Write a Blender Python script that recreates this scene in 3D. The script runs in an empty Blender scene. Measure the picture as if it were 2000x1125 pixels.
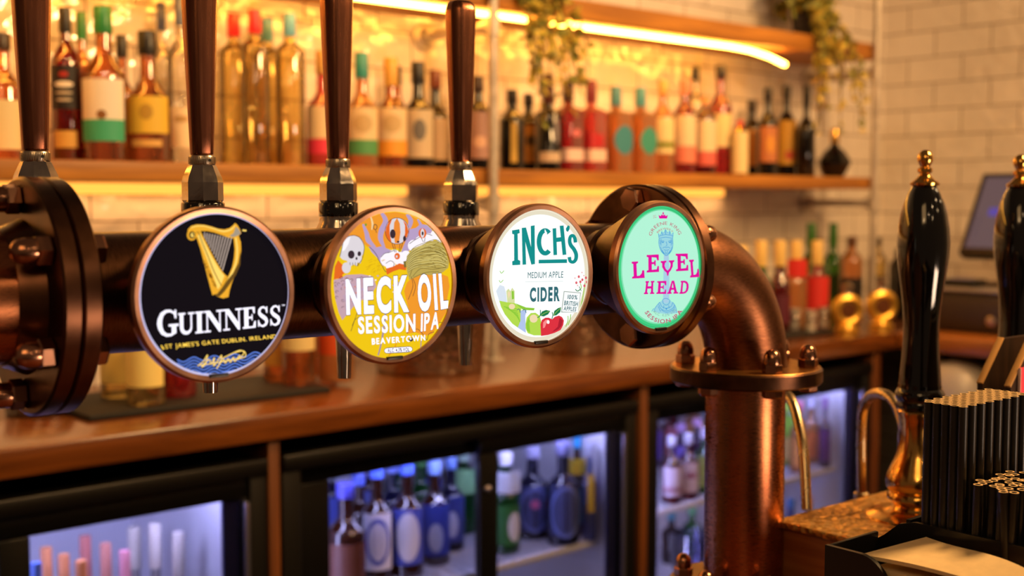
import bpy, math, random
from mathutils import Vector, Matrix
from mathutils.geometry import tessellate_polygon
random.seed(7)
PI = math.pi
scene = bpy.context.scene
COL = scene.collection
R = math.radians

# ------------------------------------------------------------------ camera, world, lights, exposure
F_PX = 2400.0
YAW, PITCH = R(39.8), math.atan((562.5 - 392) / F_PX)
CAM = Vector((0, 0, 1.40))
cam_data = bpy.data.cameras.new('camera')
cam = bpy.data.objects.new('camera', cam_data)
COL.objects.link(cam)
cam.location = CAM
cam.rotation_euler = (PI / 2 - PITCH, 0, -YAW)
cam_data.sensor_width = 36.0
cam_data.lens = 36.0 * F_PX / 2000.0
cam_data.clip_start = 0.05
cam_data.dof.use_dof = True
cam_data.dof.focus_distance = 1.03
cam_data.dof.aperture_fstop = 4.7
scene.camera = cam

scene.view_settings.view_transform = 'Standard'
scene.view_settings.look = 'None'
scene.view_settings.exposure = 0.0
scene.view_settings.gamma = 1.0
scene.view_settings.use_curve_mapping = False
scene.cycles.use_denoising = True
scene.cycles.max_bounces = 10
scene.cycles.transparent_max_bounces = 24
scene.cycles.sample_clamp_indirect = 6.0
scene.cycles.caustics_reflective = False
scene.cycles.caustics_refractive = False

world = bpy.data.worlds.new('world')
scene.world = world
world.use_nodes = True
world.node_tree.nodes['Background'].inputs[0].default_value = (1.0, 0.58, 0.33, 1)
world.node_tree.nodes['Background'].inputs[1].default_value = 0.085

def area(name, loc, target, size, power, color, size_y=None):
    d = bpy.data.lights.new(name, 'AREA')
    d.energy = power; d.color = color; d.size = size
    if size_y: d.shape = 'RECTANGLE'; d.size_y = size_y
    o = bpy.data.objects.new(name, d); COL.objects.link(o)
    o.location = loc
    o.rotation_euler = (Vector(target) - Vector(loc)).to_track_quat('-Z', 'Y').to_euler()
    return o
def bulb(name, loc, power, color, r=0.035):
    d = bpy.data.lights.new(name, 'POINT')
    d.energy = power; d.color = color; d.shadow_soft_size = r
    o = bpy.data.objects.new(name, d); COL.objects.link(o); o.location = loc
    return o
WARM = (1.0, 0.58, 0.23)
area('ceiling_lamp', (1.75, 0.15, 2.35), (1.15, 0.75, 1.05), 0.35, 40, WARM)
area('ceiling_lamp', (-0.5, -0.3, 2.3), (0.5, 0.8, 1.3), 0.7, 4, WARM)
area('ceiling_lamp', (2.8, 0.6, 2.6), (3.7, 1.9, 1.6), 0.4, 26, (1.0, 0.52, 0.18))
area('column_fill_light', (1.6, -1.3, 0.56), (1.06, 0.86, 1.1), 0.75, 22, (1.0, 0.68, 0.46), 0.45)  # unseen low light added for the highlight on the copper column
def spot(name, loc, target, power, color, deg=75, r=0.02):
    d = bpy.data.lights.new(name, 'SPOT')
    d.energy = power; d.color = color; d.shadow_soft_size = r; d.spot_size = R(deg); d.spot_blend = .6
    o = bpy.data.objects.new(name, d); COL.objects.link(o); o.location = loc
    o.rotation_euler = (Vector(target) - Vector(loc)).to_track_quat('-Z', 'Y').to_euler()
for sx, tx in ((0.2, 0.4), (0.9, 1.0), (1.6, 1.7), (2.3, 2.4), (3.0, 3.0)):
    spot('ceiling_spot', (sx, 1.05, 2.62), (tx, 2.25, 1.35), 23, (1.0, 0.62, 0.28))
for lx, ly, lz in ((-0.9, -0.6, 2.2), (-0.2, -1.3, 2.4), (0.9, -0.9, 2.3), (1.7, -0.5, 2.2), (2.5, 0.0, 2.25),
                   (3.1, -0.6, 2.3), (0.4, -2.2, 2.4), (2.0, -1.7, 2.4)):
    bulb('pendant_bulb', (lx, ly, lz), 3.2, (1.0, 0.66, 0.34), 0.03)

# ------------------------------------------------------------------ frames: the front bar is world aligned, the back bar turned a little
BB = R(1.8)
BBM = Matrix.Rotation(BB, 3, 'Z')
fh = Vector((math.sin(YAW), math.cos(YAW), 0)); rt = Vector((math.cos(YAW), -math.sin(YAW), 0)); zu = Vector((0, 0, 1))
fwd = fh * math.cos(PITCH) - zu * math.sin(PITCH)
upv = fh * math.sin(PITCH) + zu * math.cos(PITCH)
def ray(x, y): return fwd + rt * ((x - 1000) / F_PX) + upv * ((562.5 - y) / F_PX)
def bray(x, y): return BBM.inverted() @ ray(x, y)
def bY(x, y, Y):                                  # point of the back bar (its own frame) seen at x, y on the plane Y
    r = bray(x, y); return CAM + r * (Y / r.y)
def bZ(x, y, Z):
    r = bray(x, y); return CAM + r * ((Z - CAM.z) / r.z)
def bX(x, y, X):
    r = bray(x, y); return CAM + r * (X / r.x)
def fY(x, y, Y):
    r = ray(x, y); return CAM + r * (Y / r.y)

# ------------------------------------------------------------------ materials
def lin(h):
    if isinstance(h, str):
        h = h.lstrip('#'); c = [int(h[i:i + 2], 16) / 255 for i in (0, 2, 4)]
    else: c = h
    return tuple(((x + .055) / 1.055) ** 2.4 if x > .04045 else x / 12.92 for x in c) + (1.0,)
_mats = {}
def new_mat(name):
    m = bpy.data.materials.new(name); m.use_nodes = True
    return m, m.node_tree.nodes, m.node_tree.links, m.node_tree.nodes['Principled BSDF']
def plain(name, col, rough=0.5, metal=0.0, emit=0.0, coat=0.0, noise=0.0, nscale=30.0, stretch=None, ecol=None, spec=None):
    if name in _mats: return _mats[name]
    m, N, L, b = new_mat(name)
    c = lin(col)
    b.inputs['Base Color'].default_value = c
    b.inputs['Roughness'].default_value = rough
    b.inputs['Metallic'].default_value = metal
    b.inputs['Coat Weight'].default_value = coat
    b.inputs['Coat Roughness'].default_value = 0.08
    if spec is not None: b.inputs['Specular IOR Level'].default_value = spec
    if emit:
        b.inputs['Emission Color'].default_value = lin(ecol) if ecol else c
        b.inputs['Emission Strength'].default_value = emit
    if noise:
        tc = N.new('ShaderNodeTexCoord'); mp = N.new('ShaderNodeMapping'); nz = N.new('ShaderNodeTexNoise')
        if stretch: mp.inputs['Scale'].default_value = stretch
        nz.inputs['Scale'].default_value = nscale; nz.inputs['Detail'].default_value = 5
        L.new(tc.outputs['Object'], mp.inputs[0]); L.new(mp.outputs[0], nz.inputs['Vector'])
        rp = N.new('ShaderNodeValToRGB')
        rp.color_ramp.elements[0].position = .3; rp.color_ramp.elements[1].position = .72
        rp.color_ramp.elements[0].color = tuple(x * (1 - noise) for x in c[:3]) + (1,)
        rp.color_ramp.elements[1].color = tuple(min(1, x * (1 + noise)) for x in c[:3]) + (1,)
        L.new(nz.outputs[0], rp.inputs[0]); L.new(rp.outputs[0], b.inputs['Base Color'])
        mr = N.new('ShaderNodeMapRange'); mr.inputs[3].default_value = max(0, rough - .1); mr.inputs[4].default_value = min(1, rough + .14)
        L.new(nz.outputs[0], mr.inputs[0]); L.new(mr.outputs[0], b.inputs['Roughness'])
        bp = N.new('ShaderNodeBump'); bp.inputs['Strength'].default_value = .08; bp.inputs['Distance'].default_value = .002
        L.new(nz.outputs[0], bp.inputs['Height']); L.new(bp.outputs[0], b.inputs['Normal'])
    _mats[name] = m
    return m
def glow(name, col, s=1.0):                      # back-lit print or lamp
    if name in _mats: return _mats[name]
    m, N, L, b = new_mat(name)
    b.inputs['Base Color'].default_value = (.003, .003, .003, 1)
    b.inputs['Roughness'].default_value = .05
    b.inputs['Specular IOR Level'].default_value = .3
    b.inputs['Emission Color'].default_value = lin(col)
    b.inputs['Emission Strength'].default_value = s
    _mats[name] = m
    return m
def tinted(name, col, gloss=.10, rough=.04, milk=0.0):     # thin tinted glass: see-through tint with a clear reflection
    if name in _mats: return _mats[name]
    m = bpy.data.materials.new(name); m.use_nodes = True
    N, L = m.node_tree.nodes, m.node_tree.links
    N.remove(N['Principled BSDF'])
    out = N['Material Output']
    tr = N.new('ShaderNodeBsdfTransparent'); tr.inputs[0].default_value = lin(col)
    gl = N.new('ShaderNodeBsdfGlossy'); gl.inputs['Roughness'].default_value = rough
    body = tr.outputs[0]
    if milk:                                      # coloured liquid that scatters part of the light
        tl = N.new('ShaderNodeBsdfTranslucent'); c = lin(col); tl.inputs[0].default_value = c
        df = N.new('ShaderNodeBsdfDiffuse'); df.inputs[0].default_value = c
        m1 = N.new('ShaderNodeMixShader'); m1.inputs[0].default_value = .4
        L.new(tl.outputs[0], m1.inputs[1]); L.new(df.outputs[0], m1.inputs[2])
        m2 = N.new('ShaderNodeMixShader'); m2.inputs[0].default_value = milk
        L.new(tr.outputs[0], m2.inputs[1]); L.new(m1.outputs[0], m2.inputs[2]); body = m2.outputs[0]
    lw = N.new('ShaderNodeLayerWeight'); lw.inputs[0].default_value = .35
    mr = N.new('ShaderNodeMapRange'); mr.inputs[3].default_value = gloss * .5; mr.inputs[4].default_value = min(1, gloss * 4)
    mx = N.new('ShaderNodeMixShader')
    L.new(lw.outputs['Fresnel'], mr.inputs[0]); L.new(mr.outputs[0], mx.inputs[0])
    L.new(body, mx.inputs[1]); L.new(gl.outputs[0], mx.inputs[2]); L.new(mx.outputs[0], out.inputs[0])
    _mats[name] = m
    return m
def wood(name, c1, c2, axis='X', rough=.35, coat=.4, scale=6):
    m, N, L, b = new_mat(name)
    tc = N.new('ShaderNodeTexCoord'); mp = N.new('ShaderNodeMapping')
    mp.inputs['Scale'].default_value = {'X': (.6, 9, 9), 'Y': (9, .6, 9), 'Z': (9, 9, .6)}[axis]
    nz = N.new('ShaderNodeTexNoise'); nz.inputs['Scale'].default_value = scale; nz.inputs['Detail'].default_value = 6
    nz.inputs['Distortion'].default_value = .6
    rp = N.new('ShaderNodeValToRGB')
    rp.color_ramp.elements[0].position = .35; rp.color_ramp.elements[1].position = .68
    rp.color_ramp.elements[0].color = lin(c1); rp.color_ramp.elements[1].color = lin(c2)
    L.new(tc.outputs['Object'], mp.inputs[0]); L.new(mp.outputs[0], nz.inputs['Vector'])
    L.new(nz.outputs[0], rp.inputs[0]); L.new(rp.outputs[0], b.inputs['Base Color'])
    b.inputs['Roughness'].default_value = rough
    b.inputs['Coat Weight'].default_value = coat; b.inputs['Coat Roughness'].default_value = .2
    bp = N.new('ShaderNodeBump'); bp.inputs['Strength'].default_value = .12; bp.inputs['Distance'].default_value = .003
    L.new(nz.outputs[0], bp.inputs['Height']); L.new(bp.outputs[0], b.inputs['Normal'])
    return m
def tiles(name, plane):                          # white glazed metro tiles, wavy glaze, grey grout
    m, N, L, b = new_mat(name)
    tc = N.new('ShaderNodeTexCoord'); sp = N.new('ShaderNodeSeparateXYZ'); cb = N.new('ShaderNodeCombineXYZ')
    L.new(tc.outputs['Object'], sp.inputs[0])
    L.new(sp.outputs['X' if plane == 'XZ' else 'Y'], cb.inputs[0]); L.new(sp.outputs['Z'], cb.inputs[1])
    br = N.new('ShaderNodeTexBrick')
    br.inputs['Color1'].default_value = lin('#efe6da'); br.inputs['Color2'].default_value = lin('#e6dccf')
    br.inputs['Mortar'].default_value = lin('#8e7d6c')
    br.inputs['Scale'].default_value = 1; br.inputs['Mortar Size'].default_value = .0022; br.inputs['Mortar Smooth'].default_value = .25
    br.inputs['Brick Width'].default_value = .205; br.inputs['Row Height'].default_value = .0905
    L.new(cb.outputs[0], br.inputs['Vector']); L.new(br.outputs['Color'], b.inputs['Base Color'])
    b.inputs['Roughness'].default_value = .07
    nz = N.new('ShaderNodeTexNoise'); nz.inputs['Scale'].default_value = 22; nz.inputs['Detail'].default_value = 1.5
    b.inputs['Specular IOR Level'].default_value = .9
    L.new(tc.outputs['Object'], nz.inputs['Vector'])
    b1 = N.new('ShaderNodeBump'); b1.inputs['Strength'].default_value = 1.0; b1.inputs['Distance'].default_value = .008
    L.new(nz.outputs[0], b1.inputs['Height'])
    b2 = N.new('ShaderNodeBump'); b2.inputs['Strength'].default_value = .8; b2.inputs['Distance'].default_value = .002; b2.invert = True
    L.new(br.outputs['Fac'], b2.inputs['Height']); L.new(b1.outputs[0], b2.inputs['Normal']); L.new(b2.outputs[0], b.inputs['Normal'])
    return m
def copper(name, c1, c2, rough, scale, stretch):
    m, N, L, b = new_mat(name)
    tc = N.new('ShaderNodeTexCoord'); mp = N.new('ShaderNodeMapping'); mp.inputs['Scale'].default_value = stretch
    nz = N.new('ShaderNodeTexNoise'); nz.inputs['Scale'].default_value = scale; nz.inputs['Detail'].default_value = 7
    n2 = N.new('ShaderNodeTexNoise'); n2.inputs['Scale'].default_value = 11; n2.inputs['Detail'].default_value = 3
    L.new(tc.outputs['Object'], mp.inputs[0]); L.new(mp.outputs[0], nz.inputs['Vector']); L.new(tc.outputs['Object'], n2.inputs['Vector'])
    ad = N.new('ShaderNodeMath'); ad.operation = 'ADD'
    mu = N.new('ShaderNodeMath'); mu.operation = 'MULTIPLY'; mu.inputs[1].default_value = .5
    L.new(nz.outputs[0], ad.inputs[0]); L.new(n2.outputs[0], ad.inputs[1]); L.new(ad.outputs[0], mu.inputs[0])
    rp = N.new('ShaderNodeValToRGB'); rp.color_ramp.elements[0].position = .38; rp.color_ramp.elements[1].position = .62
    rp.color_ramp.elements[0].color = lin(c1); rp.color_ramp.elements[1].color = lin(c2)
    L.new(mu.outputs[0], rp.inputs[0]); L.new(rp.outputs[0], b.inputs['Base Color'])
    b.inputs['Metallic'].default_value = 1
    mr = N.new('ShaderNodeMapRange'); mr.inputs[3].default_value = rough - .03; mr.inputs[4].default_value = rough + .04
    L.new(nz.outputs[0], mr.inputs[0]); L.new(mr.outputs[0], b.inputs['Roughness'])
    bp = N.new('ShaderNodeBump'); bp.inputs['Strength'].default_value = .008; bp.inputs['Distance'].default_value = .001
    L.new(nz.outputs[0], bp.inputs['Height']); L.new(bp.outputs[0], b.inputs['Normal'])
    return m

M_COPPER = copper('brushed_copper', '#8a5236', '#b5734c', .27, 160, (1, 1, 8))
M_ELBOW = copper('brushed_elbow_copper', '#553322', '#8a5a3c', .36, 160, (1, 1, 8))
M_SHEEN = copper('flange_face_sheen', '#a8763c', '#cf9c58', .34, 40, (1, 1, 1))  # brighter copper imitating back-wall light reflected on the flange top
M_COPPER_H = copper('aged_copper_handle', '#7a4a36', '#986248', .26, 260, (1, 1, .05))
M_COPPER_P = copper('aged_copper_pipe', '#46301f', '#6e4a34', .30, 160, (8, 1, 1))
M_BRONZE = copper('dark_bronze', '#402a1e', '#6a4734', .30, 40, (1, 1, 1))
M_NUT = copper('polished_bronze_nut', '#94684f', '#c08c70', .20, 30, (1, 1, 1))
M_CHROME = plain('chrome', '#b9b0a8', .12, 1, noise=.15, nscale=60)
M_STEEL = plain('brushed_steel', '#c4b6a4', .28, 1, noise=.12, nscale=40)
M_BRASS = plain('polished_brass', '#e6b460', .14, 1, noise=.1, nscale=25)
M_BLACKGLOSS = plain('black_lacquer', '#060504', .08, coat=.6)
M_BLACK = plain('black_plastic', '#0d0b0a', .38)
M_BLACKSATIN = plain('black_satin', '#14110f', .3, coat=.2)
M_RUBBER = plain('black_rubber', '#0b0a09', .6)
M_WOODTOP = wood('counter_oak', '#552b0d', '#864a1c', 'X', .26, .45)
M_WOODPOST = wood('post_oak', '#4e270e', '#744018', 'Z', .45, .1)
M_SHELF = wood('shelf_oak', '#9a5f1e', '#c8842e', 'X', .55, .05)
M_DARKWOOD = wood('dark_walnut', '#1d0f07', '#36200f', 'Z', .45, .15)
M_BARTOP = wood('bar_top_walnut', '#4a2410', '#7a4320', 'X', .35, .3)
M_TILE_XZ = tiles('metro_tiles_back', 'XZ')
M_TILE_YZ = tiles('metro_tiles_side', 'YZ')

# ------------------------------------------------------------------ mesh builder
class G:
    def __init__(s): s.v = []; s.f = []; s.m = []; s.mats = []
    def mi(s, mat):
        if mat not in s.mats: s.mats.append(mat)
        return s.mats.index(mat)
    def add(s, vs, fs, mat, M=None):
        b = len(s.v); k = s.mi(mat)
        s.v += [tuple(M @ Vector(p)) if M is not None else tuple(p) for p in vs]
        for f in fs: s.f.append([i + b for i in f]); s.m.append(k)
        return s
    def box(s, x0, x1, y0, y1, z0, z1, mat, bev=0.0, M=None):
        if bev <= 0:
            vs = [(x, y, z) for x in (x0, x1) for y in (y0, y1) for z in (z0, z1)]
            fs = [(0, 1, 3, 2), (4, 6, 7, 5), (0, 4, 5, 1), (2, 3, 7, 6), (0, 2, 6, 4), (1, 5, 7, 3)]
            return s.add(vs, fs, mat, M)
        # bevelled box: rounded rectangle rings
        b = min(bev, (x1 - x0) / 2.01, (y1 - y0) / 2.01, (z1 - z0) / 2.01)
        rings = []
        for z, i in ((z0, b), (z0 + b * .3, b * .3), (z0 + b, 0), (z1 - b, 0), (z1 - b * .3, b * .3), (z1, b)):
            rings.append(rrect(x0 + i, x1 - i, y0 + i, y1 - i, max(b - i, b * .25), 3, z))
        n = len(rings[0]); vs = [p for r in rings for p in r]; fs = []
        for k in range(len(rings) - 1):
            for i in range(n):
                j = (i + 1) % n
                fs.append((k * n + i, k * n + j, (k + 1) * n + j, (k + 1) * n + i))
        fs.append(tuple(reversed(range(n)))); fs.append(tuple(range((len(rings) - 1) * n, len(rings) * n)))
        return s.add(vs, fs, mat, M)
    def lathe(s, prof, mat, seg=32, M=None, shape=None, closed=False, a0=0.0):
        # prof: (r, z) from bottom to top around z
        vs = []; fs = []; n = seg; rows = []
        for r, z in prof:
            if r < 1e-7: rows.append([len(vs)]); vs.append((0, 0, z))
            else:
                row = []
                for i in range(n):
                    a = a0 + 2 * PI * i / n
                    k = shape(a) if shape else 1
                    row.append(len(vs)); vs.append((r * k * math.cos(a), r * k * math.sin(a), z))
                rows.append(row)
        P = list(zip(rows[:-1], rows[1:]))
        if closed: P.append((rows[-1], rows[0]))
        for A, B in P:
            for i in range(n):
                j = (i + 1) % n
                if len(A) == 1 and len(B) == 1: continue
                if len(A) == 1: fs.append((A[0], B[j], B[i]))
                elif len(B) == 1: fs.append((A[i], A[j], B[0]))
                else: fs.append((A[i], A[j], B[j], B[i]))
        if not closed:
            if len(rows[0]) > 1: fs.append(tuple(reversed(rows[0])))
            if len(rows[-1]) > 1: fs.append(tuple(rows[-1]))
        return s.add(vs, fs, mat, M)
    def tube(s, pts, r, mat, seg=12, M=None, cap=True):
        pts = [Vector(p) for p in pts]; n = len(pts); vs = []; fs = []
        rr = r if isinstance(r, (list, tuple)) else [r] * n
        t0 = (pts[1] - pts[0]).normalized()
        nrm = t0.orthogonal().normalized()
        for i, p in enumerate(pts):
            t = ((pts[min(i + 1, n - 1)] - pts[max(i - 1, 0)])).normalized()
            nrm = (nrm - t * nrm.dot(t)).normalized(); bn = t.cross(nrm)
            for k in range(seg):
                a = 2 * PI * k / seg
                vs.append(p + (nrm * math.cos(a) + bn * math.sin(a)) * rr[i])
        for i in range(n - 1):
            for k in range(seg):
                j = (k + 1) % seg
                fs.append((i * seg + k, i * seg + j, (i + 1) * seg + j, (i + 1) * seg + k))
        if cap:
            fs.append(tuple(reversed(range(seg)))); fs.append(tuple(range((n - 1) * seg, n * seg)))
        return s.add(vs, fs, mat, M)
    def prism(s, poly, d0, d1, mat, plane='xz', M=None):   # a polygon with real thickness
        n = len(poly)
        def P(a, b, d): return {'xz': (a, d, b), 'xy': (a, b, d), 'yz': (d, a, b)}[plane]
        vs = [P(a, b, d0) for a, b in poly] + [P(a, b, d1) for a, b in poly]
        fs = [(i, (i + 1) % n, n + (i + 1) % n, n + i) for i in range(n)]
        for t in tessellate_polygon([[Vector((a, b, 0)) for a, b in poly]]):
            fs.append(tuple(t)); fs.append(tuple(n + i for i in reversed(t)))
        return s.add(vs, fs, mat, M)
    def mesh(s, name, smooth=35):
        me = bpy.data.meshes.new(name)
        me.from_pydata([tuple(v) for v in s.v], [], s.f)
        for m in s.mats: me.materials.append(m)
        me.polygons.foreach_set('material_index', s.m)
        me.update()
        if smooth:
            me.polygons.foreach_set('use_smooth', [True] * len(me.polygons))
            me.set_sharp_from_angle(angle=R(smooth))
        return me
    def build(s, name, parent=None, smooth=35, label=None):
        o = bpy.data.objects.new(name, s.mesh(name, smooth)); COL.objects.link(o)
        if parent: o.parent = parent
        if label: o['label'] = label
        return o
def rrect(x0, x1, y0, y1, r, n, z):
    out = []
    for cx, cy, a in ((x1 - r, y1 - r, 0), (x0 + r, y1 - r, PI / 2), (x0 + r, y0 + r, PI), (x1 - r, y0 + r, 1.5 * PI)):
        for i in range(n + 1):
            t = a + PI / 2 * i / n
            out.append((cx + r * math.cos(t), cy + r * math.sin(t), z))
    return out
def T(x, y, z): return Matrix.Translation((x, y, z))
ROT_U = Matrix.Rotation(PI / 2, 4, 'Y')          # turns the lathe axis z into +X
ROT_V = Matrix.Rotation(-PI / 2, 4, 'X')         # turns the lathe axis z into +Y
ROT_NV = Matrix.Rotation(PI / 2, 4, 'X')         # turns the lathe axis z into -Y

def tag(o, label, cat, group=None, kind=None):
    if label: o['label'] = label
    if cat: o['category'] = cat
    if group: o['group'] = group
    if kind: o['kind'] = kind
    return o
def place(o, loc, bb, rz=0.0):
    loc = Vector(loc)
    if bb: o.location = BBM @ loc; o.rotation_euler = (0, 0, BB + rz)
    else: o.location = loc; o.rotation_euler = (0, 0, rz)
    return o
def thing(name, label, cat, loc=(0, 0, 0), bb=False, group=None, rz=0.0):
    o = bpy.data.objects.new(name, None); COL.objects.link(o); o.empty_display_size = .05
    place(o, loc, bb, rz)
    return tag(o, label, cat, group)
def structure(name, g, bb=True):
    o = g.build(name, smooth=0); place(o, (0, 0, 0), bb); o['kind'] = 'structure'
    return o

# ------------------------------------------------------------------ the room
structure('floor', G().box(-3.0, 4.1, -3.5, 2.5, -.05, 0, plain('floor_slate', '#1d1612', .5, noise=.3, nscale=5)))
structure('wall_back', G().box(-1.6, 4.1, 2.45, 2.55, 0, 2.9, M_TILE_XZ))
structure('wall_right', G().box(3.97, 4.07, -2.5, 2.45, 0, 2.9, M_TILE_YZ))

# ------------------------------------------------------------------ back bar: counter, posts, shelves, poles, light strips
CT = 1.022
bc = thing('back_counter', 'long glossy brown wooden back counter above the bottle fridges', 'counter', (1.6, 1.9, 0), True)
def bbg(g, root_loc, name, parent, smooth=35, label=None):
    d = Vector(root_loc)
    g.v = [tuple(Vector(p) - d) for p in g.v]
    return g.build(name, parent, smooth, label)
bbg(G().box(-.6, 3.955, 1.90, 2.448, .973, CT, M_WOODTOP, .006), (1.6, 1.9, 0), 'worktop', bc)
for x0, x1 in ((.118, .142), (1.117, 1.140), (2.101, 2.126), (3.080, 3.115)):
    cp = G().box(0, x1 - x0, 0, .485, 0, .973, M_WOODPOST, .002).build('counter_post')
    place(tag(cp, {.118: 'wooden post holding the back counter at the far left', 1.117: 'wooden post between the left and the middle fridge', 2.101: 'wooden post between the middle fridge and the one behind the column', 3.080: 'wooden post right of the last fridge'}[x0], 'post', 'wooden posts under the back counter'), (x0, 1.915, 0), True)
sc_ = thing('side_counter', 'wooden side counter along the tiled right wall under the till', 'counter', (3.17, 1.0, 0), True)
bbg(G().box(3.17, 3.955, -.3, 1.897, .973, CT, wood('side_oak', '#7e4616', '#b46c2c', 'Y', .26, .45), .006), (3.17, 1.0, 0), 'worktop', sc_)
bbg(G().box(3.34, 3.955, -.25, 1.85, 0, .973, M_BLACKSATIN, .004), (3.17, 1.0, 0), 'cabinet', sc_, label='black cabinet front')
gb = thing('pedal_bin', 'grey round-topped bin tucked under the side counter', 'bin', (3.235, 1.74, 0), True)
G().lathe([(.088, 0), (.095, .02), (.1, .8), (.1, .84)], plain('grey_bin', '#8b7f76', .4), 28).build('body', gb)
G().lathe([(.102, .84), (.102, .86), (.095, .9), (.07, .935), (.03, .95), (0, .953)], plain('grey_lid', '#a39a92', .35), 28).build('lid', gb)

ls = thing('bottle_shelf', 'long wooden shelf full of spirit bottles', 'shelf', (1.6, 2.2, 1.437), True)
bbg(G().box(-.6, 3.52, 2.206, 2.448, 1.437, 1.474, M_SHELF, .003), (1.6, 2.2, 1.437), 'shelf_board', ls)
us = thing('bottle_shelf', 'upper wooden shelf with the bright light strip beneath its front', 'shelf', (1.6, 2.2, 1.85), True)
bbg(G().box(-.6, 3.52, 2.206, 2.448, 1.85, 1.90, M_SHELF, .003), (1.6, 2.2, 1.85), 'shelf_board', us)

M_POLE = plain('galvanised_pole', '#c8beb2', .33, .45, noise=.2, nscale=50)
def pole(X, label):
    t = thing('shelf_pole', label, 'pole', (X, 2.188, CT), True, 'steel poles carrying the shelves')
    G().tube([(0, 0, 0), (0, 0, 1.7)], .0115, M_POLE, 16).build('upright', t)
    G().lathe([(.026, 0), (.026, .006), (.014, .008), (.014, .03)], M_POLE, 24).build('foot_flange', t)
    for z in (1.392 - CT, 1.804 - CT):
        G().tube([(0, 0, z), (0, .262, z)], .0115, M_POLE, 14).build('bracket', t)
        G().tube([(0, 0, z - .022), (0, 0, z + .022)], .0165, M_POLE, 16).tube([(0, .008, z), (0, .03, z)], .0165, M_POLE, 16).build('pipe_fitting', t)
        G().lathe([(.036, 0), (.036, .008), (.02, .01), (.018, .03)], M_POLE, 24, M=T(0, .262, z) @ ROT_NV).build('wall_flange', t)
pole(1.884, 'steel pole in front of the shelves beside the hanging plant')
pole(3.498, 'steel pole at the right end of the shelves near the corner')

M_LED = glow('warm_light_strip', '#ffaf42', 40)
M_LED2 = glow('warm_light_strip_low', '#ffa440', 1.9)
l1 = G().tube([(-.5, 2.255, 1.842), (1.2, 2.255, 1.842), (2.84, 2.255, 1.842), (2.93, 2.253, 1.838), (3.02, 2.25, 1.826), (3.09, 2.245, 1.808)], .0062, M_LED, 10).build('light_strip')
place(tag(l1, 'bright warm light strip under the upper shelf, drooping at its right end', 'light strip'), (0, 0, 0), True)
for a_, b_, lb_ in ((-.5, 1.82, 'warm light strip under the lower bottle shelf, left of the steel pole bracket'), (1.95, 3.05, 'warm light strip under the lower bottle shelf, right of the steel pole bracket')):
    l2 = G().box(a_, b_, 2.436, 2.449, 1.413, 1.436, M_LED2, .003).build('light_strip')
    place(tag(l2, lb_, 'light strip', 'light strips under the lower shelf'), (0, 0, 0), True)

# the lower strip's own downward light (its diffuser above is the visible lamp)
for a_, b_ in ((-.5, 1.82), (1.95, 3.05)):
    o = area('light_strip_lamp', BBM @ Vector(((a_ + b_) / 2, 2.415, 1.411)), (0, 0, 0), b_ - a_, 0.9 * (b_ - a_), (1.0, 0.50, 0.17), .02)
    o.rotation_euler = (0, 0, BB)

# ------------------------------------------------------------------ plants
M_LEAF = plain('ivy_leaf', '#d2b848', .45, noise=.35, nscale=20)
M_LEAF2 = plain('ivy_leaf_dark', '#8a8a3c', .5, noise=.3, nscale=20)
M_STEM = plain('plant_stem', '#5c4a25', .6)
M_POT = plain('dark_pot', '#2a211b', .5)
def leaf(g, p, d, size, mat, rnd):
    d = d.normalized(); s = d.cross(Vector((rnd.uniform(-1, 1), rnd.uniform(-1, 1), rnd.uniform(-1, 1)))).normalized(); n = d.cross(s)
    L, W = size, size * .38
    vs = [p, p + d * L * .35 + s * W + n * W * .3, p + d * L * .75 + s * W * .7 + n * W * .25, p + d * L, p + d * L * .75 - s * W * .7 + n * W * .25, p + d * L * .35 - s * W + n * W * .3, p + d * L * .5]
    g.add(vs, [(0, 1, 6), (1, 2, 6), (2, 3, 6), (3, 4, 6), (4, 5, 6), (5, 0, 6)], mat)
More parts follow.
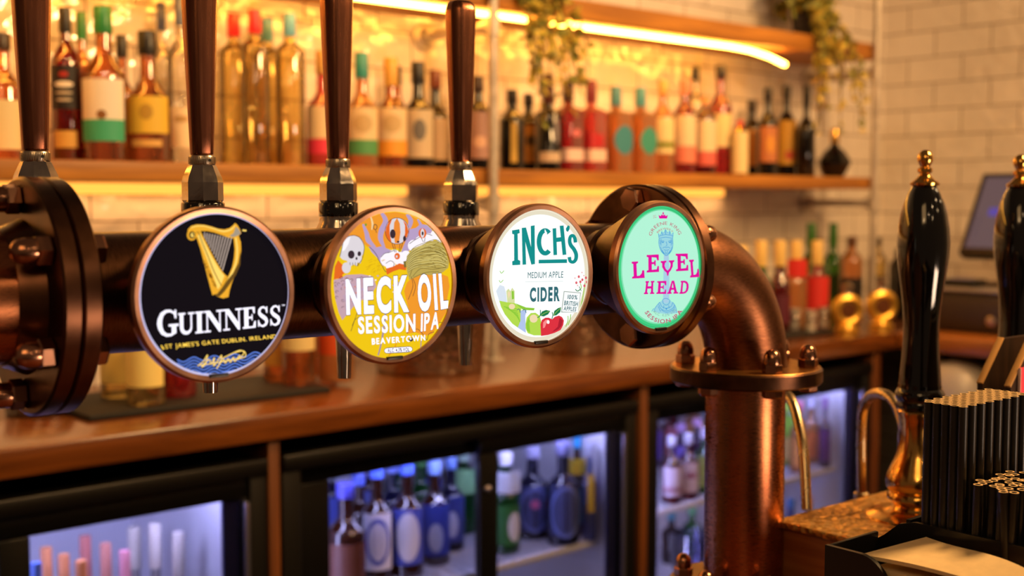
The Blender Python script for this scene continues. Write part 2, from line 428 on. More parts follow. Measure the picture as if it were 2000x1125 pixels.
def trailing(label, X, Y, Z, xs, zlow, ztop, seed, n_st, n_up):
    rnd = random.Random(seed)
    t = thing('trailing_plant', label, 'plant', (X, Y, Z), True, 'plants trailing from the upper shelf')
    G().lathe([(.045, 0), (.055, .01), (.065, .09), (.068, .1), (.06, .1), (.055, .085), (0, .085)], M_POT, 24).build('pot', t)
    st, lf = G(), G()
    for i in range(n_st):
        ex = rnd.uniform(*xs) - X; el = rnd.uniform(*zlow) - Z
        p0 = Vector((rnd.uniform(-.03, .03), 0, .09)); p1 = Vector((ex * .5, -.06, .12)); p2 = Vector((ex * .9, 2.165 - Y + rnd.uniform(-.03, .01), .0)); p3 = Vector((ex, 2.165 - Y + rnd.uniform(-.045, .012), el))
        pts = []
        for k in range(12):
            u = k / 11; pts.append(p0 * (1 - u) ** 3 + p1 * 3 * u * (1 - u) ** 2 + p2 * 3 * u * u * (1 - u) + p3 * u ** 3)
        st.tube(pts, .0016, M_STEM, 5)
        for k in range(44):
            u = rnd.uniform(.05, 1); q = u * 11; a = int(min(10, q)); p = pts[a].lerp(pts[a + 1], q - a)
            leaf(lf, p, Vector((rnd.uniform(-1, 1), rnd.uniform(-1, .5), rnd.uniform(-1, .5))), rnd.uniform(.014, .032), M_LEAF if rnd.random() < .6 else M_LEAF2, rnd)
    for i in range(n_up):
        e = Vector((rnd.uniform(-.16, .16), rnd.uniform(-.09, .08), rnd.uniform(.08, ztop - Z)))
        p0 = Vector((0, 0, .09)); pts = [p0.lerp(e, u / 5) + Vector((0, 0, .05 * math.sin(u / 5 * PI))) for u in range(6)]
        st.tube(pts, .0014, M_STEM, 5)
        for k in range(60):
            u = rnd.uniform(.2, 1) * 5; a = int(min(4, u)); p = pts[a].lerp(pts[a + 1], u - a)
            leaf(lf, p, Vector((rnd.uniform(-1, 1), rnd.uniform(-1, 1), rnd.uniform(-.6, 1))), rnd.uniform(.022, .045), M_LEAF2 if rnd.random() < .7 else M_LEAF, rnd)
    st.build('stem', t); lf.build('foliage', t, smooth=0)
trailing('bushy trailing plant hanging over the upper shelf beside the left pole', 2.02, 2.33, 1.90, (1.92, 2.15), (1.56, 1.8), 2.1, 3, 17, 9)
trailing('trailing plant on the right end of the upper shelf near the corner', 3.33, 2.32, 1.90, (3.10, 3.36), (1.6, 1.82), 2.10, 8, 13, 34)

# ------------------------------------------------------------------ bottles
def sup(n):
    return lambda a: 1 / ((abs(math.cos(a)) ** n + abs(math.sin(a)) ** n) ** (1 / n))
GL = {'amber': ('#f2b470',), 'whisky': ('#f3b06c',), 'red': ('#dc4a4e',), 'darkred': ('#b83038',), 'clear': ('#faf6ec',), 'gold': ('#faeab4',),
      'pink': ('#ff8078',), 'orange': ('#ffc07c',), 'green': ('#64b850',), 'brown': ('#9a5a30',), 'purple': ('#8a5a98',), 'rose': ('#f6c4bc',), 'limeg': ('#cfe878',), 'blue': ('#98aaf0',)}
def glassm(k):
    if k == 'black': return plain('black_glass', '#0c0908', .08, coat=.5)
    if k == 'brownd': return plain('brown_beer_glass', '#2a1208', .1, coat=.4)
    if k == 'navyd': return plain('navy_glass', '#12142c', .1, coat=.4)
    if k == 'greend': return plain('green_beer_glass', '#0f3b14', .1, coat=.4)
    if k == 'goldsolid': return M_BRASS
    return tinted('glass_' + k, GL[k][0], .22, .025, {'orange': .45, 'pink': .4, 'red': .35, 'darkred': .15, 'whisky': .15, 'amber': .15, 'gold': .06, 'rose': .4, 'purple': .4, 'limeg': .5, 'blue': .4, 'green': .25}.get(k, 0))
def band(g, r, z0, z1, c, half, mat, shape=None, seg=20, eps=.0007):
    vs = []; fs = []
    for i in range(seg + 1):
        a = c - half + 2 * half * i / seg; k = (shape(a) if shape else 1)
        for rr, z in ((r * k + eps, z0), (r * k + eps, z1)):
            vs.append((rr * math.cos(a), rr * math.sin(a), z))
    for i in range(seg): fs.append((2 * i, 2 * i + 2, 2 * i + 3, 2 * i + 1))
    g.add(vs, fs, mat)
def blob(g, r, zc, hz, c, half, mat, shape=None, eps=.0012, n=20):   # an oval mark printed on a label
    P = []
    for i in range(n + 1):
        u = -math.cos(PI * i / n); w = math.sin(PI * i / n)
        a = c + half * u; k = (shape(a) if shape else 1); rr = r * k + eps
        for s in (-1, 1): P.append((rr * math.cos(a), rr * math.sin(a), zc + s * hz * w))
    g.add(P, [(2 * i, 2 * i + 2, 2 * i + 3, 2 * i + 1) for i in range(n)], mat)
FACE = R(-122)                                                       # labels look out over the bar
def paper(c): return plain('label_' + c, c, .55)
def capm(c, metal=0): return plain('cap_%s_%d' % (c, metal), c, .3, metal)
def bottle(label, cat, loc, h, r, glass, cap, labels=(), marks=(), sq=0, neck=.62, sh=.10, rn=None, capf=.13, capr=1.18, bb=True, group=None, base=None, capmetal=0, name='bottle', bulge=0):
    t = thing(name, label, cat, loc, bb, group)
    shape = sup(sq) if sq else None
    rn = rn or r * .36
    hb = h * (neck - sh)
    prof = [(r * .9, 0), (r, h * .015)]
    if bulge: prof += [(r * (1 + bulge), hb * .45)]
    prof += [(r, hb)]
    for i in range(1, 7):
        u = i / 6; prof.append((rn + (r - rn) * (.5 + .5 * math.cos(PI * u)), hb + h * sh * 1.6 * u))
    prof.append((rn * .95, h * .95)); prof.append((rn * .95, h * (1 - .01)))
    seg = 40 if sq else 28
    # square glass rounds off towards the neck
    if sq:
        g = G(); rows = []
        vs = []; fs = []
        for (rr, z) in prof:
            f = min(1, max(0, (rr - rn) / (r - rn + 1e-6)))
            for i in range(seg):
                a = 2 * PI * i / seg; k = 1 + (shape(a) - 1) * f
                vs.append((rr * k * math.cos(a), rr * k * math.sin(a), z))
        for k in range(len(prof) - 1):
            for i in range(seg):
                j = (i + 1) % seg; fs.append((k * seg + i, k * seg + j, (k + 1) * seg + j, (k + 1) * seg + i))
        fs.append(tuple(reversed(range(seg)))); fs.append(tuple(range((len(prof) - 1) * seg, len(prof) * seg)))
        g.add(vs, fs, glassm(glass)).build('glass_body', t)
    else:
        G().lathe(prof, glassm(glass), seg).build('glass_body', t)
    if cap:
        c = capm(cap, capmetal); rc = rn * capr
        G().lathe([(rc, h * (1 - capf)), (rc * 1.02, h * (1 - capf) + .002), (rc, h - .002), (rc * .92, h + .001)], c, 20).build('cap', t)
    face = FACE if not sq else FACE
    for (f0, f1, col, half) in labels:
        g = G(); band(g, r * (1 + bulge * .8), h * f0, h * f1, face, half, paper(col), shape); o = g.build('label', t)
        for (m0, mh, mcol, mhalf, which) in marks:
            if f0 <= m0 <= f1 and which == 0:
                g2 = G(); blob(g2, r * (1 + bulge * .8), h * m0, h * mh, face, mhalf, paper(mcol), shape); g2.build('emblem', o)
    for (m0, mh, mcol, mhalf, which) in marks:
        if which == 1:
            g2 = G(); blob(g2, r * (1 + bulge * .8), h * m0, h * mh, face + .5, mhalf, paper(mcol), shape); g2.build('emblem', t)
    return t
def depth(p): return (BBM @ p - CAM).dot(fwd)
def shelf_bottle(px, top, w, Y, label, glass, cap, labels=(), marks=(), z=1.474, grp='spirit bottles on the lower shelf', **k):
    p = bY(px, top, Y); D = depth(p)
    r = w / 2 / F_PX * D
    return bottle(label, 'bottle', (p.x, Y, z), p.z - z, r, glass, cap, labels, marks, group=grp, **k)
A = 1.15
CREAM, WHITE, YEL, TEAL, DK = '#f0dca8', '#efe6d6', '#e8c040', '#3fae86', '#1a1414'
shelf_bottle(2, 66, 78, 2.30, 'amber spirit bottle with a cream label cut by the left edge', 'whisky', '#3a2a18', [(.08, .47, CREAM, A)], neck=.66)
shelf_bottle(126, 16, 58, 2.335, 'tall red spirit bottle with a dark banded label behind the first tap handle', 'darkred', '#14100e', [(.34, .62, DK, A), (.09, .2, '#d8a850', .8)], [(.565, .018, '#b02a20', .3, 0), (.50, .02, WHITE, .6, 0), (.445, .009, '#cdbfa6', .55, 0), (.40, .009, '#cdbfa6', .5, 0)], neck=.74, capf=.16)
shelf_bottle(158, 24, 46, 2.41, 'green-capped bottle half hidden behind the cream and teal one', 'whisky', '#1f7a3c', (), neck=.70, capf=.18)
shelf_bottle(200, 14, 84, 2.29, 'whisky bottle with a green cap and a cream and teal label', 'whisky', '#1f7a3c', [(.27, .53, WHITE, A), (.13, .27, TEAL, A)], [(.30, .03, '#8a5a28', .22, 0)], neck=.66, sh=.12, capf=.17)
shelf_bottle(237, 70, 50, 2.41, 'black-capped amber bottle behind the yellow-labelled round one', 'amber', '#14100e', (), neck=.62, capf=.17)
shelf_bottle(287, 62, 86, 2.28, 'round-shouldered whisky bottle with a black cap and yellow label', 'whisky', '#1c1712', [(.22, .5, YEL, 1.1), (.12, .17, '#e0b060', .7)], [(.38, .06, '#b89030', .3, 0)], neck=.58, sh=.13, capf=.18)
shelf_bottle(314, 6, 40, 2.41, 'clear bottle with a blue banded cap left of the second tap handle', 'clear', '#3a4a86', (), neck=.72, capf=.17)
shelf_bottle(352, -6, 56, 2.36, 'clear bottle with a white label behind the second tap handle', 'clear', '#56669a', [(.1, .34, '#efd9b0', A)], [(.27, .02, '#c09a60', .5, 0)], neck=.72, capf=.17)
shelf_bottle(456, 28, 60, 2.37, 'tall pale gold bottle with a red cap, leftmost of the gold four', 'gold', '#d8222e', (), neck=.80, sh=.05, capf=.15, rn=.0115)
shelf_bottle(497, 20, 58, 2.30, 'tall pale gold bottle with a red cap beside a blue-capped one', 'gold', '#d8222e', (), neck=.80, sh=.05, capf=.15, rn=.0115)
shelf_bottle(521, 38, 56, 2.40, 'tall pale gold bottle with a blue cap behind the others', 'gold', '#5b9fc4', (), neck=.80, sh=.05, capf=.15, rn=.0115)
shelf_bottle(565, 27, 58, 2.31, 'tall pale gold bottle with a blue cap, rightmost of the gold four', 'gold', '#5b9fc4', (), neck=.80, sh=.05, capf=.15, rn=.0115)
shelf_bottle(630, 100, 66, 2.30, 'clear bottle with a cream and pink label left of the third tap handle', 'pink', '#caa05a', [(.24, .52, '#e8d0a4', A), (.11, .24, '#e03a58', A)], neck=.60, sh=.11, capf=.2)
shelf_bottle(706, 104, 64, 2.30, 'clear bottle with a cream and green label right of the third tap handle', 'orange', '#2f8f8a', [(.24, .52, '#e6cfa0', A), (.11, .24, '#4f9a5e', A)], [(.38, .08, '#c9ab78', .6, 0)], neck=.60, sh=.11, capf=.22)
shelf_bottle(763, 114, 64, 2.30, 'bottle with a pale cap and a cream and orange label', 'amber', '#d8a448', [(.25, .54, '#e6cda0', A), (.11, .25, '#eaa030', A)], [(.4, .08, '#c9ab78', .6, 0)], neck=.60, sh=.11, capf=.25)
shelf_bottle(776, 130, 40, 2.41, 'slim black-capped bottle behind the orange-labelled one', 'amber', '#181210', (), neck=.66, capf=.18)
shelf_bottle(816, 122, 64, 2.30, 'squat black bottle with a white sketch label and black cap', 'black', '#171311', [(.1, .55, '#cdb896', 1.0)], [(.36, .1, '#6f6a66', .4, 0)], neck=.62, capf=.2)
shelf_bottle(850, 138, 56, 2.39, 'dark bottle with a brown cap behind the white sketch label', 'black', '#6a3016', [(.1, .52, '#b99c78', 1.0)], neck=.62, capf=.18)
shelf_bottle(934, 150, 52, 2.30, 'dark bottle with a dusky pink label just left of the steel pole', 'black', '#3a2418', [(.12, .62, '#a8837a', 1.0)], [(.3, .06, '#d8b098', .5, 0)], neck=.70, capf=.16)
shelf_bottle(1000, 176, 50, 2.30, 'black bottle with a gold stripe label below the hanging plant', 'black', '#15110e', [(.1, .6, '#c9a648', .25)], neck=.72, capf=.16)
shelf_bottle(1032, 184, 45, 2.385, 'black bottle with a brown and gold label between two black ones', 'black', '#15110e', [(.12, .6, '#a87a34', .7)], [(.4, .07, '#3a2a14', .4, 0)], neck=.72, capf=.16)
shelf_bottle(1071, 146, 52, 2.30, 'tall black bottle with white lettering and a white foot label', 'black', '#4a1a14', [(.1, .2, '#c9b49a', .9)], [(.42, .13, '#8d8488', .2, 1)], neck=.64, sh=.04, capf=.3)
shelf_bottle(1110, 156, 50, 2.30, 'crimson bottle with a black cap, left of the pink-red one', 'red', '#3a1614', [(.12, .25, '#f0cfc4', 1.2)], [(.42, .04, '#e87a80', .4, 1)], sq=5, neck=.70, sh=.04, capf=.24)
shelf_bottle(1155, 158, 50, 2.30, 'pink-red bottle with a maroon cap, right of the crimson one', 'pink', '#7a1a1e', [(.12, .25, '#f6d2c0', 1.2), (.27, .42, '#c0222c', .9)], (), sq=5, neck=.70, sh=.04, capf=.24)
shelf_bottle(1203, 170, 52, 2.30, 'orange bottle with a large blue disc, left of the orange pair', 'orange', '#4f8f98', (), [(.38, .17, '#3f8f9c', .85, 1)], sq=6, neck=.72, sh=.03, capf=.22)
shelf_bottle(1251, 172, 52, 2.30, 'orange bottle with a teal disc, right of the orange pair', 'orange', '#4f9aa2', (), [(.38, .16, '#3f9f8c', .75, 1)], sq=6, neck=.72, sh=.03, capf=.22)
shelf_bottle(1295, 158, 46, 2.30, 'pale bottle with a cream and lime label beside the orange pair', 'orange', '#e8b060', [(.22, .6, '#f4e0a0', 1.1), (.27, .35, '#a8c030', 1.1)], neck=.70, capf=.15)
shelf_bottle(1338, 156, 46, 2.30, 'rosy bottle with an arched cream label and pale cap', 'red', '#e88c6a', [(.3, .62, '#f2dcb0', 1.1), (.12, .3, '#ee8a70', 1.1)], neck=.72, capf=.16)
shelf_bottle(1358, 132, 40, 2.40, 'tall clear bottle with a black stopper behind the arched labels', 'clear', '#1c1518', (), neck=.74, capf=.12)
shelf_bottle(1378, 190, 44, 2.28, 'dark red bottle with an arched cream label beside the tall crimson one', 'darkred', '#e8a868', [(.3, .7, '#f2dcb0', 1.1), (.12, .3, '#e06a60', 1.1)], neck=.82, capf=.1)
shelf_bottle(1408, 128, 46, 2.33, 'tall crimson bottle with a black stopper and cream shield label', 'red', '#1c1518', [(.26, .56, '#f4dc9c', .9)], neck=.70, capf=.12)
shelf_bottle(1445, 236, 32, 2.27, 'small cream bottle with a red cap', 'goldsolid', '#d8452a', [(.04, .8, '#f6e2a6', 1.5)], neck=.86, capf=.18)
shelf_bottle(1469, 196, 40, 2.395, 'squat dark bottle with a tan label behind the small cream one', 'black', '#241a12', [(.14, .62, '#b98a50', 1.0)], neck=.72, capf=.14)
shelf_bottle(1500, 172, 40, 2.30, 'dark bottle with an orange and grey label', 'black', '#17120f', [(.16, .56, '#c07848', 1.1)], [(.36, .1, '#d8963a', .45, 0)], neck=.68, capf=.12)
shelf_bottle(1537, 168, 40, 2.37, 'dark bottle with a gold and red label beside the slim wine bottle', 'black', '#17120f', [(.14, .62, '#c0902c', 1.1)], [(.24, .05, '#b0401c', .5, 0)], neck=.68, capf=.12)
shelf_bottle(1576, 168, 36, 2.30, 'slim black wine-shaped bottle with a long neck', 'black', '#0f0c0b', (), neck=.62, capf=.2)
# round black decanter with a gold stopper
p = bY(1629, 338, 2.30); D = depth(p); q = 1 / F_PX * D
t = thing('decanter', 'round black decanter with a gold stopper at the end of the shelf', 'decanter', (p.x, 2.30, 1.474), True)
G().lathe([(18 * q, 0), (20 * q, 3 * q), (33 * q, 26 * q), (33 * q, 34 * q), (22 * q, 50 * q), (8 * q, 62 * q), (7 * q, 68 * q)], plain('black_glass', '#0c0908', .08, coat=.5), 9).build('glass_body', t, smooth=20)
G().lathe([(8 * q, 66 * q), (9 * q, 70 * q), (8 * q, 92 * q), (5 * q, 97 * q)], M_BRASS, 20).build('stopper', t)

# ------------------------------------------------------------------ things on the back counter
cg = 'bottles standing on the back counter'
M_MAT = plain('bar_mat', '#15110f', .7, noise=.3, nscale=200)
def box_thing(name, label, cat, x0, x1, y0, y1, z0, z1, mat, bev=.004, group=None):
    o = G().box(0, x1 - x0, 0, y1 - y0, 0, z1 - z0, mat, bev).build(name)
    return place(tag(o, label, cat, group), (x0, y0, z0), True)
box_thing('bar_mat', 'long black rubber mat with bottles on the back counter', 'mat', .84, 1.33, 2.035, 2.28, CT, CT + .012, M_MAT)
box_thing('bar_mat', 'small black mat holding steel shot measures on the right of the back counter', 'mat', 2.72, 3.0, 1.99, 2.2, CT, CT + .01, M_MAT)
zb = CT + .012
for px, Y, h, r, gl, labs, lb in ((228, 2.2, .285, .033, 'gold', [(.1, .5, '#f0d27a', 1.2)], 'golden bottle with a pale label, leftmost on the long black mat'),
        (282, 2.085, .285, .034, 'gold', [(.12, .42, '#f6e08a', 1.2)], 'golden bottle with a big yellow label left of the black round badge'),
        (318, 2.2, .27, .036, 'amber', [(.06, .3, '#f0c832', 1.2)], 'bottle with a bright yellow label behind the black round badge'),
        (345, 2.13, .27, .034, 'red', [(.3, .5, '#c02a20', 1.2)], 'red bottle just left under the black round badge'),
        (545, 2.19, .27, .034, 'amber', [(.12, .4, '#e0a040', 1.2)], 'amber bottle with a tan label right of the black round badge'),
        (582, 2.11, .28, .034, 'whisky', [(.25, .5, '#e8d090', 1.2)], 'amber bottle with a cream label under the pipe, between two other ambers'),
        (625, 2.2, .28, .037, 'whisky', [(.14, .42, '#e0b050', 1.2)], 'amber bottle with a tan label beside the metal spout under the pipe'),
        (655, 2.105, .28, .037, 'orange', [(.2, .45, '#d8501c', 1.2)], 'orange bottle with a red label behind the metal spout under the pipe')):
    p = bY(px, 600, Y)
    bottle(lb, 'bottle', (p.x, Y, zb), h, r, gl, '#2a1c12', labs, group=cg)
# mixers, right
for px, top, Y, w, gl, cap, labs, lb in ((1448, 480, 2.10, 44, 'clear', '#ecc878', [(.1, .45, '#d8b070', 1.1)], 'clear mixer bottle with a gold cap peeping out behind the elbow'),
        (1487, 470, 2.10, 44, 'green', '#ecc878', [(.12, .42, '#4a8a2c', 1.1)], 'green mixer bottle with a gold cap on the counter'),
        (1524, 470, 2.10, 42, 'darkred', '#ecc878', [(.12, .42, '#5a1a30', 1.1)], 'dark red mixer bottle with a gold cap on the counter'),
        (1556, 470, 2.12, 42, 'orange', '#ecc878', [(.6, .8, '#d82a28', 1.3)], 'orange mixer bottle with a gold cap and red collar on the counter'),
        (1597, 470, 2.10, 46, 'pink', '#ecc878', [(.12, .6, '#d8302c', 1.3)], 'bright red mixer bottle with a gold cap on the counter')):
    shelf_bottle(px, top, w, Y, lb, gl, cap, labs, z=CT, grp=cg, neck=.62, capf=.27, capr=1.12, rn=.0148)
shelf_bottle(1585, 436, 44, 2.30, 'tall green wine bottle behind the red mixer, left of a pair', 'green', '#2f6a24', [(.2, .45, '#2a5a20', 1.0)], z=CT, grp=cg, neck=.66, capf=.25)
shelf_bottle(1628, 436, 40, 2.345, 'tall green wine bottle behind the red mixer, right of a pair', 'green', '#2f6a24', [(.2, .45, '#24521c', 1.0)], z=CT, grp=cg, neck=.66, capf=.25)
shelf_bottle(1664, 462, 44, 2.235, 'orange liqueur bottle with a black label behind the left gold ball', 'orange', '#5a3416', [(.1, .5, '#1c1512', 1.4)], z=CT, grp=cg, neck=.80, capf=.12)
shelf_bottle(1714, 464, 38, 2.26, 'yellow-green liqueur bottle with a dark label behind the right gold ball', 'gold', '#4a3818', [(.1, .5, '#1c1512', 1.4)], z=CT, grp=cg, neck=.80, capf=.12)
shelf_bottle(1756, 486, 36, 2.10, 'dark bottle with a yellow disc label left of the black pump handle', 'black', '#1a1412', (), [(.62, .11, '#e0b030', .7, 0), (.62, .11, '#e0b030', .6, 1)], z=CT, grp=cg, neck=.86, capf=.1)
M_GOLD = plain('satin_gold', '#eab84e', .34, .85)
def gold_ball(px, lb):
    p = bY(px, 580, 1.99); D = depth(p); q = D / F_PX
    t = thing('gold_dispenser', lb, 'drinks dispenser', (p.x, 1.99, CT), True, 'round gold drinks dispensers')
    G().lathe([(24 * q, 0), (24 * q, 7 * q), (20 * q, 9 * q), (17 * q, 18 * q)], M_GOLD, 28).build('foot', t)
    Mh = T(0, 0, 44 * q) @ Matrix.Rotation(R(-36), 4, 'Z') @ ROT_NV
    G().lathe([(0, -14 * q), (20 * q, -12 * q), (30 * q, -5 * q), (33 * q, 2 * q), (30 * q, 9 * q), (23 * q, 13 * q), (18 * q, 11 * q), (17 * q, 7 * q), (0, 7 * q)], M_GOLD, 32, M=Mh).build('ring_body', t)
    G().lathe([(0, 7.2 * q), (15 * q, 7.2 * q), (15 * q, 9 * q), (0, 10 * q)], plain('brown_medallion', '#6a3d22', .4, .4), 28, M=Mh).build('medallion', t)
    G().lathe([(10 * q, 74 * q), (8 * q, 80 * q), (11 * q, 92 * q), (5 * q, 97 * q), (0, 98 * q)], M_STEEL, 18).build('stopper', t)
gold_ball(1655, 'round gold ball dispenser on a foot, left of the two')
gold_ball(1722, 'round gold ball dispenser on a foot beside the black pump handle')
for k, (px, py, Y) in enumerate(((1552, 636, 2.08), (1575, 628, 2.13), (1583, 650, 2.02), (1608, 640, 2.06))):
    p = bY(px, py, Y)
    t = thing('shot_measure', ('steel shot measure on the small mat, leftmost of four', 'steel shot measure at the back of the small mat', 'steel shot measure nearest the counter edge', 'steel shot measure on the small mat, rightmost of four')[k], 'measure', (p.x, Y, CT + .01), True, 'steel shot measures')
    G().lathe([(.013, 0), (.015, .002), (.0175, .058), (.0185, .06), (.0165, .06), (.012, .005), (0, .005)], plain('bright_steel', '#ece6dc', .3, .6), 24).build('cup', t)
    G().lathe([(.0175, .03), (.0185, .032), (.0185, .036), (.0175, .038)], M_CHROME, 24).build('band', t)
# wine buckets
M_HAMMER = plain('hammered_steel', '#b39a80', .22, 1)
nt = M_HAMMER.node_tree
vor = nt.nodes.new('ShaderNodeTexVoronoi'); vor.inputs['Scale'].default_value = 75
tcx = nt.nodes.new('ShaderNodeTexCoord'); nt.links.new(tcx.outputs['Object'], vor.inputs['Vector'])
bpx = nt.nodes.new('ShaderNodeBump'); bpx.inputs['Strength'].default_value = .6; bpx.inputs['Distance'].default_value = .004
nt.links.new(vor.outputs['Distance'], bpx.inputs['Height']); nt.links.new(bpx.outputs[0], nt.nodes['Principled BSDF'].inputs['Normal'])
def bucket(px, py, w, h, lb):
    p = bZ(px, py, CT); D = depth(p); r = w / 2 / F_PX * D
    t = thing('ice_bucket', lb, 'ice bucket', (p.x, p.y, CT), True, 'hammered ice buckets')
    G().lathe([(r * .86, 0), (r * .9, .004), (r * 1.0, h - .006), (r * 1.04, h - .003), (r * 1.02, h), (r * .96, h - .004), (r * .84, .006), (0, .006)], M_HAMMER, 48).build('pail', t)
    for s in (-1, 1):
        G().lathe([(.018, -.005), (.022, 0), (.018, .005)], M_STEEL, 24, M=T(s * (r + .016), 0, h * .82) @ ROT_V, closed=True).build('handle_ring', t)
bucket(840, 722, 232, .19, 'hammered steel ice bucket behind the badge with the skull')
bucket(1128, 684, 165, .17, 'hammered steel ice bucket between the last two badges')
p = bZ(80, 806, CT)
t = thing('glass_jar', 'thick glass jar on the counter under the left pipe flange', 'jar', (p.x, p.y, CT), True)
G().lathe([(.055, 0), (.06, .004), (.06, .085), (.057, .088), (.056, .012), (0, .012)], tinted('jar_glass', '#f0d8a8', .3), 40).build('glass_body', t)
G().lathe([(.05, .013), (.053, .05), (0, .056)], plain('amber_sweets', '#c98a2e', .35, noise=.4, nscale=90), 28).build('contents', t)

# till on the side counter
t = thing('cash_drawer', 'black cash drawer with a round lock under the till', 'cash drawer', (3.3, 1.45, CT), True)
G().box(0, .42, 0, .46, 0, .118, plain('drawer_black', '#2a211c', .5), .004).build('body', t)
G().box(-.008, 0, .008, .452, .012, .104, plain('drawer_front', '#332821', .45), .002).build('drawer', t)
p = bX(1935, 628, 3.29)
G().lathe([(.014, 0), (.014, .004), (.009, .007), (0, .007)], M_STEEL, 24, M=T(-.008, p.y - 1.45, p.z - CT) @ Matrix.Rotation(-PI / 2, 4, 'Y')).build('lock', t)
G().box(-.01, .43, -.005, .465, .118, .126, plain('drawer_lid', '#a9a4a0', .35, .7), .002).build('lid', t, label='pale metal lid')
t = thing('till_screen', 'tilted black touch-screen till on a stand by the right wall', 'till', (3.48, 1.665, CT + .126), True)
Mt = T(.02, 0, .21) @ Matrix.Rotation(R(30), 4, 'Y')
G().box(-.012, .03, -.19, .19, -.14, .14, plain('till_case', '#1c1512', .4), .008, M=Mt).build('case', t)
sg = G().box(-.0135, -.0122, -.172, .172, -.118, .122, glow('till_screen_grey', '#6e5658', .8), M=Mt)
sg.box(-.0138, -.0134, .03, .06, .06, .09, glow('till_tile_blue', '#5a3ce0', 1.2), M=Mt)
for a, b in ((.09, .13), (.03, .07), (-.03, .01)):
    sg.box(-.0138, -.0134, a, b, -.01, .015, glow('till_tile_violet', '#5a48a8', .9), M=Mt)
sg.build('screen', t, smooth=0)
G().box(.0, .04, -.03, .03, .012, .2, plain('till_stand', '#4a3a2e', .4), .006).box(-.06, .12, -.11, .11, 0, .014, plain('till_stand', '#4a3a2e', .4), .005).build('stand', t)
t = thing('card_reader', 'small dark card reader lying beside the till stand', 'card reader', (3.36, 1.82, CT + .126), True)
G().box(0, .09, -.05, .05, 0, .022, M_BLACK, .007).build('body', t)
G().box(.012, .045, -.035, .035, .022, .0235, glow('reader_screen', '#3a3450', .6), .0).build('screen', t)

# ------------------------------------------------------------------ fridges under the back counter
M_FR = plain('fridge_black', '#080707', .35, coat=.1, spec=.3)
M_FRF = plain('fridge_frame', '#0d0a09', .4, .2)
M_LINER = plain('fridge_liner', '#d9d9e2', .4)
M_RACK = plain('white_wire', '#dfe2ee', .35)
M_FLED = glow('cold_light_tube', '#c2c2ff', 72)
M_PANE = tinted('fridge_pane', '#f8f8ff', .08)
M_GASK = plain('blue_gasket', '#20224a', .3, .2)
FY0 = 1.925
def fridge(X, label, zs, st=.058):
    t = thing('bottle_fridge', label, 'fridge', (X, FY0, 0), True, 'black bottle fridges under the back counter')
    g = G()
    W, H, Dp = .945, .955, .50
    g.box(0, .03, .02, Dp, .02, H - .02, M_FR); g.box(W - .03, W, .02, Dp, .02, H - .02, M_FR)
    g.box(.03, W - .03, .02, Dp, H - .05, H - .02, M_FR); g.box(.03, W - .03, .02, Dp, .02, .1, M_FR); g.box(.03, W - .03, Dp - .03, Dp, .1, H - .05, M_FR)
    g.build('cabinet', t, smooth=0)
    f = G()
    f.box(0, W, -.012, .02, H - .045, H - .015, M_FRF, .004); f.box(0, W, -.004, .02, .02, .1, M_FRF, .003)
    f.box(0, .04, -.004, .02, .1, H - .045, M_FRF, .003); f.box(W - .035, W, -.004, .02, .1, H - .045, M_FRF, .003)
    f.build('front_frame', t)
    l = G()
    l.box(.031, .04, .05, .46, .101, H - .051, M_LINER); l.box(W - .05, W - .031, .05, .46, .101, H - .051, M_LINER)
    l.box(.04, W - .05, .455, .468, .101, H - .051, M_LINER); l.box(.04, W - .05, .05, .455, .101, .108, M_LINER)
    l.build('liner', t, smooth=0, label='pale cold-lit lining')
    for (a, b, y, gask) in ((.04, .522, .024, .012), (.474, .91, .002, .03)):
        d = G()
        d.box(a, b, y, y + .018, .872, .91, M_FR, .003); d.box(a, b, y, y + .018, .10, .15, M_FR, .003)
        d.box(a, a + (st if a < .1 else .05), y, y + .018, .15, .872, M_FR, .003)
        d.box(b - .03 if a < .1 else b - .012, b, y, y + .018, .15, .872, M_FR, .003)
        dr = d.build('door', t)
        e0 = a + (st if a < .1 else .05); e1 = b - (.03 if a < .1 else .045)
        G().box(e0, b - .012 if a > .1 else e1, y + .006, y + .010, .15, .872, M_PANE).build('pane', dr, smooth=0)
        if a > .1:
            G().box(b - .045, b - .013, y + .011, y + .018, .15, .872, M_GASK).build('gasket', dr, smooth=0, label='blue-black door seal')
            hg = G().box(b - .011, b - .001, y - .008, y, .18, .866, plain('door_trim', '#9a98b0', .25, .9), .002); hg.build('edge_trim', dr, label='bright metal edge trim')
            G().lathe([(.007, 0), (.007, .006), (.004, .01), (0, .01)], M_STEEL, 16, M=T(a + .02, y, .80) @ ROT_NV).build('lock', dr)
    for zz in zs:
        r = G()
        for i in range(26):
            x = .045 + i * (.84 / 25); r.tube([(x, .07, zz), (x, .44, zz)], .0022, M_RACK, 6)
        for y in (.07, .2, .32, .44): r.tube([(.042, y, zz - .003), (.893, y, zz - .003)], .003, M_RACK, 8)
        r.box(.042, .893, .062, .07, zz - .014, zz + .002, M_RACK, .002)
        r.build('wire_shelf', t)
    G().tube([(.06, .075, .892), (.88, .075, .892)], .006, M_FLED, 10).build('light_tube', t)
    G().tube([(.046, .06, .16), (.046, .06, .86)], .004, M_FLED, 8).build('light_tube', t)
    return t
FS1, FS2, FS3 = .50, .606, .638
fridge(.172, 'black glass-door bottle fridge with pink bottles, nearest the left edge', (FS1,))
fridge(1.148, 'black glass-door bottle fridge with blue-labelled beers, in the middle', (FS2, .38), .08)
fridge(2.130, 'black glass-door bottle fridge behind the copper column', (FS3, .40), .022)
